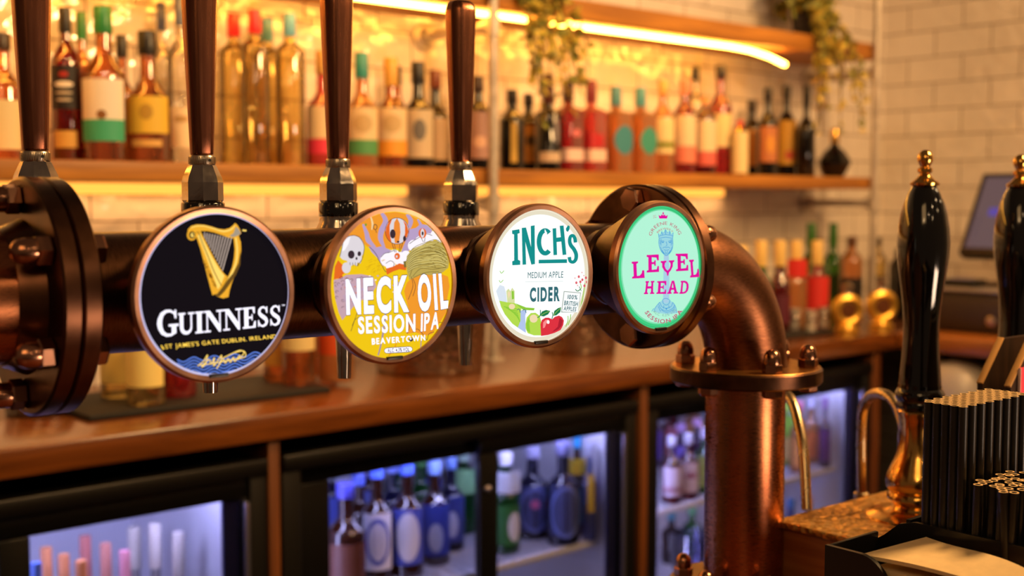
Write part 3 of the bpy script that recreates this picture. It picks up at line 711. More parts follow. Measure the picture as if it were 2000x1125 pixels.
def fb(px, top, Y, w, zs, lb, glass, cap, labs=(), marks=(), grp=None, **k):
    p = bY(px, top, Y); D = depth(p); z = zs + .0035
    return bottle(lb, 'bottle', (p.x, Y, z), max(.1, p.z - z), w / 2 / F_PX * D, glass, cap, labs, marks, group=grp, **k)
g1, g2, g3 = 'bottles in the left fridge', 'bottles in the middle fridge', 'bottles in the right fridge'
CU = '#d88a5a'
for px, top, Y, w, gl, cap, lb in ((90, 1070, 2.095, 48, 'rose', CU, 'pink bottle with a copper cap, leftmost in the left fridge'), (124, 1084, 2.048, 48, 'rose', CU, 'pink bottle with a copper cap, second from the left in the left fridge'),
        (158, 1096, 2.003, 48, 'rose', CU, 'pink bottle with a copper cap, third and lowest in the left fridge'), (166, 1047, 2.15, 48, 'rose', '#c87a70', 'rosy bottle with a dull pink cap behind the copper-capped ones'),
        (206, 1062, 2.09, 46, 'rose', '#d08a78', 'rosy bottle with a pink capsule in the middle of the left fridge'), (243, 1076, 2.035, 46, 'rose', '#d890a0', 'rosy bottle with a shiny pink capsule beside the white capsules'),
        (70, 1100, 1.995, 46, 'blue', '#5a78c8', 'bottle with a blue cap in the lower left of the left fridge'),
        (262, 1030, 2.16, 54, 'clear', '#d8d0c0', 'pale bottle with a white capsule, left of the white three'), (302, 1024, 2.11, 52, 'clear', '#e6dccb', 'pale bottle with a white capsule, middle of the white three'),
        (348, 1041, 2.055, 52, 'clear', '#ddd4c6', 'pale bottle with a white and grey capsule, right of the white three')):
    fb(px, top, Y, w, FS1, lb, gl, cap, [(.1, .4, '#e8d8d8', 1.1)], grp=g1, neck=.62, capf=.27, capr=1.3)
WB = '#dfe0ee'
for px, top, Y, w, gl, cap, labs, marks, lb in (
        (674, 945, 2.03, 78, 'brownd', '#4a4ab0', [(.15, .5, '#5a3020', 1.2)], (), 'brown bottle with a dark label at the left of the middle fridge'),
        (735, 905, 2.07, 62, 'brownd', '#5a78e8', [(.12, .6, WB, 1.05)], [(.36, .2, '#4a5ac0', .8, 0), (.36, .16, WB, .62, 0)], 'brown beer with an oval blue-edged white label, left of a pair'),
        (794, 898, 2.06, 64, 'brownd', '#5a78e8', [(.12, .6, '#4a5ac0', 1.05)], [(.36, .21, WB, .75, 0)], 'brown beer with an oval blue-edged white label, right of a pair'),
        (848, 900, 2.09, 60, 'brownd', '#8fb0f0', [(.1, .6, '#31409a', 1.2)], [(.28, .14, '#b0b8d8', .5, 0)], 'brown beer with a blue label and pale block'),
        (880, 893, 2.15, 54, 'navyd', '#7ea0e8', [(.1, .6, '#2e3a80', 1.2)], [(.3, .14, '#a8b0d0', .45, 0)], 'dark beer with a blue label behind the block label'),
        (700, 925, 2.2, 58, 'brownd', '#6a80f0', (), (), 'brown bottle with a blue cap at the back left of the middle fridge'),
        (765, 900, 2.22, 56, 'navyd', '#8aa0f8', (), (), 'navy bottle with a blue cap at the back of the middle fridge'),
        (820, 888, 2.24, 52, 'greend', '#5a9a58', (), (), 'green bottle at the back of the left pane'),
        (905, 880, 2.24, 50, 'greend', '#b8d8c0', [(.5, .8, '#8ec88a', 1.2)], (), 'green bottle with a pale neck at the back beside the door bar'),
        (988, 885, 2.05, 56, 'greend', '#f2f4ff', [(.62, .84, '#cfd6e2', 1.3), (.1, .5, '#2a6a2c', 1.0)], [(.28, .15, '#d8dce8', .5, 1)], 'green beer with a white neck beside the door bar'),
        (1040, 872, 2.10, 64, 'navyd', '#a8a8c8', [(.1, .6, '#2c3468', 1.0)], [(.34, .25, '#6a7ac0', 1.0, 0), (.34, .21, '#262b54', .84, 0), (.40, .05, '#b85a8a', .3, 0)], 'stubby dark bottle with a ringed round label, left of a pair'),
        (1100, 865, 2.02, 66, 'navyd', '#8a8ab8', [(.1, .6, '#2c3468', 1.0)], [(.34, .26, '#6a7ac0', 1.0, 0), (.34, .22, '#262b54', .84, 0)], 'stubby dark bottle with a ringed round label, right of a pair'),
        (1127, 850, 2.045, 34, 'brown', '#3ab0f0', [(.62, .78, '#e0c030', 1.3), (.12, .5, '#3a80b0', 1.1)], (), 'bottle with a cyan cap and yellow neck in the middle fridge'),
        (1152, 868, 1.995, 28, 'blue', '#c8d0e8', [(.3, .7, '#e0c040', .5)], (), 'pale bottle with a yellow stripe at the right of the middle fridge')):
    fb(px, top, Y, w, FS2, lb, gl, cap, labs, marks, grp=g2, neck=.66, capf=.12, capr=1.25, capmetal=0)
for px, top, Y, w, gl, cap, labs, lb, zs in (
        (1312, 852, 2.02, 40, 'darkred', '#d8d8f0', [(.12, .56, '#d8c8d8', 1.1), (.18, .25, '#b83a4a', 1.1)], 'red bottle with a white and red label left of the column', FS3),
        (1345, 848, 2.02, 40, 'darkred', '#d8d8f0', [(.12, .58, '#dccbd8', 1.1), (.34, .42, '#8a2a4a', .5)], 'red bottle with a white label and maroon spot beside the column', FS3),
        (1378, 838, 2.03, 40, 'green', '#e0d8f4', [(.12, .6, '#b6cc70', 1.1)], 'green bottle with a lime label half behind the column', FS3),
        (1330, 828, 2.20, 40, 'purple', '#c8a0d8', [(.2, .6, '#6a50b0', 1.1)], 'purple bottle at the back left of the column', FS3),
        (1362, 818, 2.22, 38, 'purple', '#e0b0e0', (), 'purple bottle with a pink cap at the back beside the column', FS3),
        (1536, 784, 2.09, 36, 'limeg', '#a8d048', [(.5, .8, '#8cc040', 1.2), (.1, .45, '#e0c070', 1.1)], 'bottle with a lime green neck right of the column', FS3),
        (1562, 786, 2.01, 36, 'orange', '#e880a0', [(.1, .5, '#e09a50', 1.1)], 'bottle with a pink cap and orange label right of the column', FS3),
        (1584, 778, 2.06, 30, 'orange', '#d8dcf8', [(.1, .5, '#e07a40', 1.1)], 'bottle with a white cap and orange label right of the column', FS3),
        (1612, 778, 2.0, 24, 'purple', '#8a4aa8', [(.1, .55, '#5a2a80', 1.2)], 'purple bottle at the right of the far fridge', FS3),
        (1545, 975, 2.01, 36, 'blue', '#5a90e0', [(.1, .5, '#3a70b0', 1.1)], 'blue bottle on the lower rack of the far fridge', .40),
        (1580, 970, 2.01, 36, 'navyd', '#c8a0a0', [(.1, .5, '#8a5a6a', 1.1)], 'dark bottle on the lower rack of the far fridge', .40),
        (1352, 990, 2.20, 40, 'green', '#7ac08a', (), 'green bottle on the lower rack left of the column', .40),
        (1312, 1000, 2.2, 40, 'brownd', '#5a9aa8', (), 'brown bottle on the lower rack left of the column', .40)):
    fb(px, top, Y, w, zs, lb, gl, cap, labs, grp=g3, neck=.68, capf=.14, capr=1.2)
for k in range(9):
    bottle('dark bottle standing in the back row of the middle fridge', 'bottle', (1.235 + k * .095, 2.335, FS2 + .0035), .225, .031, ('navyd', 'brownd', 'greend')[k % 3], ('#8098e8', '#c8d0f0', '#9ab8d8')[(k * 2) % 3], [(.12, .55, ('#3a4aa0', '#5a6ab8', '#2f5a58')[k % 3], 1.1)], group='back row of the middle fridge', neck=.66, capf=.12, capr=1.25)
for k in range(8):
    bottle('colourful bottle standing in the back row of the far fridge', 'bottle', (2.225 + k * .095, 2.335, FS3 + .0035), .19, .03, ('purple', 'darkred', 'orange', 'green')[k % 4], ('#d8b0e0', '#e8d8f0', '#b8d088')[k % 3], [(.12, .55, ('#6a4aa0', '#b85a6a', '#e0a060', '#9ab858')[k % 4], 1.1)], group='back row of the far fridge', neck=.66, capf=.12, capr=1.25)
p = bY(1352, 1028, 2.03)
t = thing('glass_bowl', 'round glass bowl on the lower rack left of the column', 'bowl', (p.x, 2.03, .4035), True)
G().lathe([(.02, 0), (.022, .004), (.045, .03), (.056, .07), (.05, p.z - .42), (.047, p.z - .42), (.053, .07), (.042, .033), (0, .012)], tinted('bowl_glass', '#e8e6f6', .3), 36).build('body', t)

# ------------------------------------------------------------------ the customers' bar with the raised pump block
BT = 0.97
t = thing('bar_counter', 'dark wooden front bar counter carrying the copper font and hand pumps', 'counter', (.5, .6, 0))
def wg(g, loc, name, parent, smooth=35, label=None):
    d = Vector(loc); g.v = [tuple(Vector(p) - d) for p in g.v]
    return g.build(name, parent, smooth, label)
L0 = (.5, .6, 0)
wg(G().box(-1.6, 2.7, .25, .95, .93, BT, M_BARTOP, .006), L0, 'worktop', t)
wg(G().box(-1.6, 2.7, .32, .87, 0, .93, M_DARKWOOD), L0, 'front_panel', t, 0)
wg(G().box(1.080, 2.4, .700, .832, BT, 1.042, wood('pump_block', '#8f4a1c', '#bf7438', 'Y', .4, .2), .003), L0, 'pump_block', t, label='warm brown wooden block under the metal plate')
M_PLATE = plain('dimpled_plate', '#e0ae62', .3, .85)
nt = M_PLATE.node_tree
vx = nt.nodes.new('ShaderNodeTexVoronoi'); vx.inputs['Scale'].default_value = 105
nx = nt.nodes.new('ShaderNodeTexNoise'); nx.inputs['Scale'].default_value = 75
tx = nt.nodes.new('ShaderNodeTexCoord'); nt.links.new(tx.outputs['Object'], vx.inputs['Vector']); nt.links.new(tx.outputs['Object'], nx.inputs['Vector'])
bx_ = nt.nodes.new('ShaderNodeBump'); bx_.inputs['Strength'].default_value = 1.0; bx_.inputs['Distance'].default_value = .003
ax_ = nt.nodes.new('ShaderNodeMath'); ax_.operation = 'ADD'
nt.links.new(vx.outputs['Distance'], ax_.inputs[0]); nt.links.new(nx.outputs[0], ax_.inputs[1]); nt.links.new(ax_.outputs[0], bx_.inputs['Height'])
nt.links.new(bx_.outputs[0], nt.nodes['Principled BSDF'].inputs['Normal'])
wg(G().box(1.074, 2.405, .695, .838, 1.042, 1.05, M_PLATE, .002), L0, 'drip_plate', t, label='dimpled brassy metal plate')

# ------------------------------------------------------------------ copper font: pipe, flanges, elbow, column
PY, PZ, PR = .866, 1.3338, .0440
CX = 1.056
tw = thing('beer_font', 'copper pipe beer font with bolted flanges, elbow and column', 'beer font', (CX, PY, BT))
TB = (CX, PY, BT)
def tow(g, name, smooth=35, label=None, parent=None): return wg(g, TB, name, parent or tw, smooth, label)
tow(G().tube([(-.35, PY, PZ), (.275, PY, PZ)], PR + .002, M_COPPER, 56), 'pipe')
tow(G().tube([(.275, PY, PZ), (.928, PY, PZ)], PR, M_COPPER_P, 56), 'pipe')
FR = .0826
def flange_u(x0, name):
    g = G()
    for a, b in ((x0, x0 + .0125), (x0 + .0130, x0 + .026)):
        w = b - a
        g.lathe([(PR, 0), (FR - .002, 0), (FR, .0015), (FR, w - .0015), (FR - .002, w), (PR, w)], M_BRONZE, 80, M=T(a, PY, PZ) @ ROT_U)
    g.lathe([(PR, 0), (PR + .010, 0), (PR + .003, -.016), (PR, -.016)], M_BRONZE, 56, M=T(x0, PY, PZ) @ ROT_U)
    return tow(g, name)
def acorn(parent_name, M, s=.80, head=True):
    g = G()
    if head:
        g.lathe([(.0118 * s, 0), (.0134 * s, .0012), (.0134 * s, .0115 * s), (.0120 * s, .013 * s)], M_NUT, 6, M=M)
        g.lathe([(.0112 * s, .0128 * s), (.0114 * s, .015 * s), (.0112 * s, .021 * s), (.0098 * s, .0262 * s), (.0072 * s, .0296 * s), (.0038 * s, .0316 * s), (0, .0322 * s)], M_NUT, 28, M=M)
    return g
def hexhead(M, s=.85):
    return G().lathe([(.0120 * s, 0), (.0128 * s, .001), (.0128 * s, .0085 * s), (.0112 * s, .0105 * s)], M_NUT, 6, M=M)
fl1 = flange_u(.281, 'flange')
fl2 = flange_u(.882, 'flange')
for fx, par, ca, (dn, up) in ((.281, fl1, 30, ('acorn', 'hex')), (.882, fl2, 30, ('hex', 'acorn'))):
    for i in range(6):
        a = R(ca + 60 * i); rho = .0672
        y, z = PY + rho * math.cos(a), PZ + rho * math.sin(a)
        ML = T(fx, y, z) @ Matrix.Rotation(-PI / 2, 4, 'Y') @ Matrix.Rotation(R(17 * i), 4, 'Z')
        MR = T(fx + .026, y, z) @ ROT_U @ Matrix.Rotation(R(11 * i), 4, 'Z')
        gL = acorn('', ML) if dn == 'acorn' else hexhead(ML, 1.0)
        gR = hexhead(MR) if up == 'hex' else acorn('', MR)
        tow(gL, 'acorn_nut' if dn == 'acorn' else 'bolt_head', 25, None, par)
        tow(gR, 'bolt_head' if up == 'hex' else 'acorn_nut', 25, None, par)
RB = .112
EX = CX - RB
FZ = 1.2195                                     # top of the column flange
pts = [(.926, PY, PZ)]
for i in range(33):
    a = PI / 2 * i / 32
    pts.append((EX + RB * math.sin(a), PY, PZ - RB + RB * math.cos(a)))
pts.append((CX, PY, FZ - .004))
tow(G().tube(pts, PR + .0005, M_ELBOW, 64), 'elbow')
g = G()
g.lathe([(PR, 0), (FR - .002, 0), (FR, .002), (FR, .015), (FR - .002, .017), (PR, .017)], M_BRONZE, 80, M=T(CX, PY, FZ - .017))
fl3 = tow(g, 'flange')
tow(G().lathe([(PR + .0006, 0), (FR - .0022, 0), (FR - .0026, .0004), (PR + .0006, .0004)], M_SHEEN, 80, M=T(CX, PY, FZ), closed=True), 'flange_face', 30, 'top face with a bright reflection painted in', fl3)  # thin ring, the reflected light is put into its colour
for i in range(6):
    a = R(-116.6 + 60 * i); x, y = CX + .0665 * math.cos(a), PY + .0665 * math.sin(a)
    tow(acorn('', T(x, y, FZ) @ Matrix.Rotation(R(19 * i), 4, 'Z')), 'acorn_nut', 25, None, fl3)
    tow(hexhead(T(x, y, FZ - .017) @ Matrix.Rotation(PI, 4, 'X') @ Matrix.Rotation(R(13 * i), 4, 'Z')), 'bolt_head', 25, None, fl3)
tow(G().lathe([(PR - .0005, 0), (PR - .0005, FZ - .015 - BT)], M_COPPER, 64, M=T(CX, PY, BT)), 'column')
g = G().lathe([(PR, 0), (FR - .002, 0), (FR, .002), (FR, .006), (FR - .002, .008), (PR, .008)], M_BRONZE, 80, M=T(CX, PY, BT))
# the column's foot sits partly over the raised block's line: trimmed foot with four bolts
fl4 = tow(g, 'base_flange')
for i in range(6):
    a = R(-116.6 + 60 * i); x, y = CX + .0665 * math.cos(a), PY + .0665 * math.sin(a)
    tow(acorn('', T(x, y, BT + .008) @ Matrix.Rotation(R(19 * i), 4, 'Z')), 'acorn_nut', 25, None, fl4)

_gl = {}
def glyph(ch, bold):
    k = (ch, round(bold, 3))
    if k in _gl: return _gl[k]
    c = bpy.data.curves.new('glyph', 'FONT'); c.body = ch; c.offset = bold; c.resolution_u = 4
    o = bpy.data.objects.new('glyph', c)
    me = bpy.data.meshes.new_from_object(o)
    V = [(v.co.x / .73, v.co.y / .73) for v in me.vertices]; Fc = [tuple(p.vertices) for p in me.polygons]
    xs = [a for a, b in V] or [0, .3]
    _gl[k] = (V, Fc, min(xs), max(xs))
    bpy.data.objects.remove(o); bpy.data.curves.remove(c); bpy.data.meshes.remove(me)
    return _gl[k]

# ------------------------------------------------------------------ taps behind the pipe
def tap(X, lb, number='', Y=1.0):
    t = thing('beer_tap', lb, 'beer tap', (X, Y, 1.33), False, 'copper-handled beer taps')
    TAPO = t
    # valve body with shank and spout
    g = G()
    g.tube([(0, -.092, .004), (0, 0, .004)], .014, M_CHROME, 20)
    g.lathe([(.017, -.022), (.019, -.018), (.019, .018), (.0205, .026), (.0205, .029), (.022, .032), (.022, .042), (.018, .050), (.018, .0555)], M_CHROME, 36)
    g.build('valve_body', t)
    G().lathe([(.0054, -.0985), (.0064, -.0985), (.0098, -.022), (.0098, -.012)], M_CHROME, 28, M=T(.002, -.004, 0)).tube([(.002, -.004, -.018), (0, 0, -.008)], .0095, M_CHROME, 16).build('spout', t)
    G().lathe([(.0176, .0550), (.0186, .0558), (.0186, .0674), (.0182, .0682), (.017, .069)], M_BLACKGLOSS, 36).build('black_ring', t, label='glossy black ring')
    # chrome lever block: eight flats narrowing to the collar
    G().lathe([(.0164, .0688), (.0177, .0704), (.0177, .0860), (.0166, .0905), (.0122, .1000), (.0114, .1012)], M_CHROME, 8, a0=R(21)).build('lever_block', t, smooth=12)
    if number:
        g = G(); az = R(268.5); nrm = Vector((math.cos(az), math.sin(az), 0)); tan = Vector((-math.sin(az), math.cos(az), 0)); upd = Vector((-nrm.x * .0044 * .924, -nrm.y * .0044 * .924, .0095)).normalized()
        x = -.0032
        for ch in number:
            V, Fc, x0, x1 = glyph(ch, .01)
            base = nrm * (.0149 * .924 + .0003) + Vector((0, 0, .0921)); k = .0044
            g.add([base + tan * (x + (a - x0) * k) + upd * (b * k) for a, b in V], Fc, plain('engraved_number', '#e8e0d8', .5)); x += (x1 - x0) * k + .0006
        g.build('engraved_number', t, 0, 'small stamped number')
    G().lathe([(.0013, 0), (.0013, .0005), (0, .0005)], M_BLACK, 12, M=T(.0113 * math.cos(R(278)), .0113 * math.sin(R(278)), .105) @ Matrix.Rotation(R(278), 4, 'Z') @ Matrix.Rotation(PI / 2, 4, 'Y')).build('grub_screw', t)
    g = G().lathe([(.0108, .1008), (.0113, .1016), (.0113, .1084), (.0108, .1092)], M_STEEL, 36)
    for k in range(40):
        a = 2 * PI * k / 40
        g.box(-.0003, .0003, -.0002, .0004, .102, .108, M_STEEL, M=Matrix.Rotation(a, 4, 'Z') @ T(.0113, 0, 0))
    g.build('knurled_collar', t)
    # six-sided paddle handle
    sec = [(-.62, -.95), (.55, -1.0), (1.0, -.35), (1.0, .5), (.5, 1.0), (-.6, .95), (-1.0, .35), (-1.0, -.45)]
    hs = [(.1090, .0100), (.125, .0106), (.17, .0123), (.22, .0143), (.25, .0153), (.2625, .0154), (.2695, .0124), (.2715, .0078)]
    vs = []; fs = []
    n = len(sec)
    for z, s in hs:
        for a, b in sec: vs.append((a * s, b * s * .92, z))
    for k in range(len(hs) - 1):
        for i in range(n):
            j = (i + 1) % n; fs.append((k * n + i, k * n + j, (k + 1) * n + j, (k + 1) * n + i))
    fs.append(tuple(reversed(range(n)))); fs.append(tuple(range((len(hs) - 1) * n, len(hs) * n)))
    h = G().add(vs, fs, M_COPPER_H).build('handle', t, smooth=0)
    bv = h.modifiers.new('bevel', 'BEVEL'); bv.width = .0032; bv.segments = 3; bv.limit_method = 'ANGLE'; bv.angle_limit = R(20); bv.harden_normals = False
    h.data.polygons.foreach_set('use_smooth', [True] * len(h.data.polygons))
    h.data.set_sharp_from_angle(angle=R(60))
    return t
tap(.3385, 'beer tap with a copper paddle handle, leftmost, above the pipe flange', '23')
tap(.4815, 'beer tap with a copper paddle handle above the round black badge')
tap(.6195, 'beer tap with a copper paddle handle between the black and the yellow badge tops')
tap(.7655, 'beer tap with a copper paddle handle whose chamfered top is in view')

# ------------------------------------------------------------------ lit badges
class Art:
    """Flat print on a badge face; shapes are drawn in the frame of a close view and laid on the face's plane."""
    def __init__(s, root_loc, rz, ox, oy, sc, rmax):
        s.loc = Vector(root_loc); s.rot = Matrix.Rotation(rz, 3, 'Z'); s.inv = s.rot.inverted()
        s.o = (ox, oy, sc); s.rmax = rmax; s.g = G(); s.layer = 0
    def uv(s, p):
        x = s.o[0] + p[0] / s.o[2]; y = s.o[1] + p[1] / s.o[2]
        r = s.inv @ ray(x, y); c = s.inv @ (CAM - s.loc)
        q = c + r * (-c.y / r.y)
        d = math.hypot(q.x, q.z)
        if d > s.rmax: q.x *= s.rmax / d; q.z *= s.rmax / d
        return q.x, q.z
    def nxt(s, k=1): s.layer += k
    def inside(s, p):
        k = s.rmax; s.rmax = 9; q = s.uv(p); s.rmax = k
        return math.hypot(*q) < k
    def raw(s, pts, faces, mat):
        y = -.00045 - s.layer * .000003
        s.g.add([(a, y, b) for a, b in pts], faces, mat)
    def poly(s, pts, mat):
        P = [s.uv(p) for p in pts]
        s.raw(P, [tuple(t) for t in tessellate_polygon([[Vector((a, b, 0)) for a, b in P]])], mat)
        s.nxt()
    def ell(s, cx, cy, rx, ry, mat, n=28, rot=0):
        c, sn = math.cos(rot), math.sin(rot)
        s.poly([(cx + rx * math.cos(2 * PI * i / n) * c - ry * math.sin(2 * PI * i / n) * sn, cy + rx * math.cos(2 * PI * i / n) * sn + ry * math.sin(2 * PI * i / n) * c) for i in range(n)], mat)
    def line(s, pts, w, mat, closed=False):
        P = [Vector(p) for p in pts]; n = len(P); V = []
        ww = w if isinstance(w, (list, tuple)) else [w] * n
        for i in range(n):
            if closed: d = P[(i + 1) % n] - P[i - 1]
            else: d = P[min(i + 1, n - 1)] - P[max(i - 1, 0)]
            if d.length < 1e-6: d = Vector((1, 0))
            d.normalize(); nn = Vector((-d.y, d.x)) * ww[i] / 2
            V += [s.uv(P[i] + nn), s.uv(P[i] - nn)]
        m = n if closed else n - 1
        s.raw(V, [(2 * i, 2 * i + 1, (2 * ((i + 1) % n)) + 1, 2 * ((i + 1) % n)) for i in range(m)], mat)
        s.nxt()
    def curve(s, pts, w, mat, n=8):                       # smooth line through points
        P = [Vector(p) for p in pts]; out = []; W = []
        ww = w if isinstance(w, (list, tuple)) else [w] * len(P)
        for i in range(len(P) - 1):
            p0, p1, p2, p3 = P[max(i - 1, 0)], P[i], P[i + 1], P[min(i + 2, len(P) - 1)]
            for k in range(n):
                u = k / n
                out.append(.5 * (2 * p1 + (p2 - p0) * u + (2 * p0 - 5 * p1 + 4 * p2 - p3) * u * u + (3 * p1 - p0 - 3 * p2 + p3) * u ** 3)); W.append(ww[i] * (1 - u) + ww[i + 1] * u)
        out.append(P[-1]); W.append(ww[-1])
        s.line(out, W, mat)
    def quadmap(s, Q):
        TL, TR, BL, BR = [Vector(q) for q in Q]
        return lambda u, v: (TL * (1 - u) * v + TR * u * v + BL * (1 - u) * (1 - v) + BR * u * (1 - v))
    def text(s, body, Q, mat, bold=0.0, gap=.10, space=.32, grow=0.0):
        glyphs = []; x = 0
        for ch in body:
            if ch == ' ': x += space; continue
            V, Fc, x0, x1 = glyph(ch, bold + grow)
            bx0, bx1 = glyph(ch, bold)[2:]
            glyphs.append((V, Fc, x - bx0)); x += bx1 - bx0 + gap
        W = x - gap; m = s.quadmap(Q)
        for V, Fc, dx in glyphs:
            s.raw([s.uv(m((a + dx) / W, b)) for a, b in V], Fc, mat)
        s.nxt()
    def arc(s, body, c, rx, ry, a0, a1, h, mat, bold=0.0, gap=.12, space=.35, inside=False):
        items = []; x = 0
        for ch in body:
            if ch == ' ': x += space; continue
            V, Fc, x0, x1 = glyph(ch, bold); items.append((V, Fc, x0, x, x1 - x0)); x += x1 - x0 + gap
        W = x - gap
        for V, Fc, x0, px, w in items:
            P = []
            for a, b in V:
                t = (px + a - x0) / W; ang = R(a0 + (a1 - a0) * t); k = 1 + (h * b / ry) * (-1 if inside else 1)
                P.append(s.uv((c[0] + rx * k * math.cos(ang), c[1] - ry * k * math.sin(ang))))
            s.raw(P, Fc, mat)
        s.nxt()
    def glyphs(s, items, Q, mat):                         # hand-drawn letters: (x0, width, shapes) in unit height
        W = max(x + w for x, w, _ in items); m = s.quadmap(Q)
        for x, w, shapes in items:
            for sh in shapes:
                if sh[0] == 'p':
                    s.poly([m((x + a * w) / W, b) for a, b in sh[1]], mat)
                else:
                    pts = sh[1]; n = len(pts); ww = sh[2] if isinstance(sh[2], (list, tuple)) else [sh[2]] * n
                    P = [Vector((x + a * w, b)) for a, b in pts]; V = []
                    for i in range(n):
                        d = (P[min(i + 1, n - 1)] - P[max(i - 1, 0)]).normalized(); nn = Vector((-d.y, d.x)) * ww[i] / 2
                        for q in (P[i] + nn, P[i] - nn): V.append(s.uv(m(q.x / W, q.y)))
                    s.raw(V, [(2 * i, 2 * i + 1, 2 * i + 3, 2 * i + 2) for i in range(n - 1)], mat)
        s.nxt()
    def flush(s, name, parent, label=None):
        o = s.g.build(name, parent, 0, label); s.g = G(); s.nxt(2); return o
def arcpts(cx, cy, rx, ry, a0, a1, n=14):
    return [(cx + rx * math.cos(R(a0 + (a1 - a0) * i / n)), cy + ry * math.sin(R(a0 + (a1 - a0) * i / n))) for i in range(n + 1)]

BR_OUT, BR_IN = .0600, .0551
M_RIM = copper('badge_rim_copper', '#a0765f', '#cc9a7c', .30, 40, (1, 1, 1))
M_CONE = copper('badge_cone_bronze', '#33231b', '#573c2c', .32, 30, (1, 1, 1))
def badge(X, Y, Z, lb, face_mat, ring_mat=None, ring_w=.0011, rz=0.0):
    t = thing('tap_badge', lb, 'tap badge', (X, Y, Z), False, 'round lit tap badges on the pipe', rz)
    M = ROT_V                                               # axis towards the pipe
    d = PY - Y
    G().lathe([(BR_IN, .0), (BR_IN, -.0022), (BR_OUT - .0018, -.0026), (BR_OUT, -.0006), (BR_OUT, .0052), (BR_OUT - .0012, .0064), (.02, .0064), (.02, .004), (BR_IN, .004)], M_RIM, 96, M=M, closed=True).build('rim', t)
    G().lathe([(BR_OUT - .0016, .0062), (BR_OUT - .0032, .010), (.040, .046), (.036, .053), (.0375, .0545), (.0375, .0585), (.035, .060), (.033, .072)], M_CONE, 64, M=M).build('cone_housing', t)
    n = 96
    fg = G()
    fg.add([(0, -.0004, 0)] + [(BR_IN * math.cos(2 * PI * i / n), -.0004, BR_IN * math.sin(2 * PI * i / n)) for i in range(n)] + [(0, .004, 0)] + [(BR_IN * math.cos(2 * PI * i / n), .004, BR_IN * math.sin(2 * PI * i / n)) for i in range(n)],
           [(0, 1 + i, 1 + (i + 1) % n) for i in range(n)] + [(1 + i, n + 2 + i, n + 2 + (i + 1) % n, 1 + (i + 1) % n) for i in range(n)] + [(n + 1, n + 2 + (i + 1) % n, n + 2 + i) for i in range(n)], face_mat)
    f = fg.build('lit_face', t)
    if ring_mat:
        r = G(); V = []
        for i in range(n):
            for rr in (BR_IN - ring_w, BR_IN - .0001): V.append((rr * math.cos(2 * PI * i / n), -.0005, rr * math.sin(2 * PI * i / n)))
        r.add(V, [(2 * i, 2 * i + 1, 2 * ((i + 1) % n) + 1, 2 * ((i + 1) % n)) for i in range(n)], ring_mat); r.build('edge_ring', t, 0, 'bright lit edge')
    G().box(-.007, .007, -.0032, -.0006, -BR_IN - .0012, -BR_IN + .0014, M_BLACK, .0004).build('release_clip', t)
    return t, f

# --- black badge with the harp
B1 = (.3771, .7655, 1.3366)
t, f = badge(*B1, 'round black lit badge with a golden harp and white lettering', glow('edge_white', '#cfcaf2', 1.0))
a = Art(B1, 0, 240, 380, 2.811, BR_IN - .0012)
n = 96
rb_ = BR_IN - .0011
a.raw([(.0007 + rb_ * math.cos(2 * PI * i / n), .0003 + rb_ * math.sin(2 * PI * i / n)) for i in range(n)], [tuple(range(n))], glow('print_black', '#0b0912', 1.0)); a.flush('black_panel', f, 'black printed panel')
GO, GOD, GOL = glow('print_gold', '#eba82c', 1.1), glow('print_gold_dark', '#a8681a', 1.0), glow('print_gold_light', '#f9d268', 1.15)
BLK = glow('print_ink', '#0d0a10', 1.0)
WHT = glow('print_white', '#f4f0ff', 1.35)
# sound board, pillar, neck
a.poly([(396, 214), (424, 200), (444, 236), (472, 292), (508, 360), (545, 418), (575, 446), (548, 500), (522, 540), (490, 553), (478, 510), (462, 448), (444, 376), (424, 300), (408, 252)], GO)
a.poly([(408, 226), (422, 214), (446, 262), (486, 340), (528, 410), (556, 446), (534, 500), (520, 520), (496, 452), (462, 360), (430, 276)], GOL)
a.curve([(430, 206), (462, 268), (504, 350), (548, 420), (574, 446)], [5, 6, 6, 7, 9], BLK)
a.poly([(634, 226), (646, 262), (648, 310), (638, 380), (618, 432), (596, 486), (584, 528), (578, 562), (548, 570), (518, 560), (508, 550), (530, 528), (552, 492), (578, 446), (598, 398), (608, 350), (612, 300), (606, 240)], GO)
a.curve([(618, 236), (626, 300), (620, 370), (592, 440), (560, 500), (530, 548)], [8, 9, 9, 10, 10, 6], GOL)
a.poly([(506, 556), (536, 520), (566, 476), (604, 430), (632, 376), (646, 300), (643, 384), (618, 442), (584, 494), (556, 532), (528, 560)], glow('print_bronze', '#6e4e1c', 1.0))
a.curve([(414, 208), (434, 262), (462, 330), (500, 424), (540, 502)], [4, 5, 5, 5, 4], glow('print_gold_deep', '#7a4a12', 1.0))
a.poly([(366, 236), (352, 214), (356, 190), (374, 172), (404, 164), (446, 166), (486, 176), (522, 188), (556, 192), (584, 184), (604, 168), (614, 156), (628, 168), (640, 190), (648, 212), (634, 226), (606, 240), (576, 236), (540, 222), (500, 208), (462, 200), (428, 200), (404, 206)], GO)
a.curve([(372, 182), (408, 172), (450, 174), (500, 188), (552, 202), (594, 190), (614, 168)], [5, 6, 6, 7, 8, 8, 3], GOL)
a.poly([(618, 176), (634, 190), (646, 212), (632, 224), (604, 234), (582, 228), (606, 212)], glow('print_silver', '#a89a86', 1.0))
a.ell(376, 222, 26, 30, GO); a.ell(378, 222, 17, 20, BLK); a.ell(380, 222, 10, 12, GOL); a.ell(384, 220, 4, 5, BLK)
SIL = glow('print_string', '#dcc4b4', 1.0)
for i in range(11):
    u = i / 10
    a.line([(446 + 148 * u, 208 + 30 * u), (448 + 96 * u, 240 + 178 * u)], 4.6, SIL)
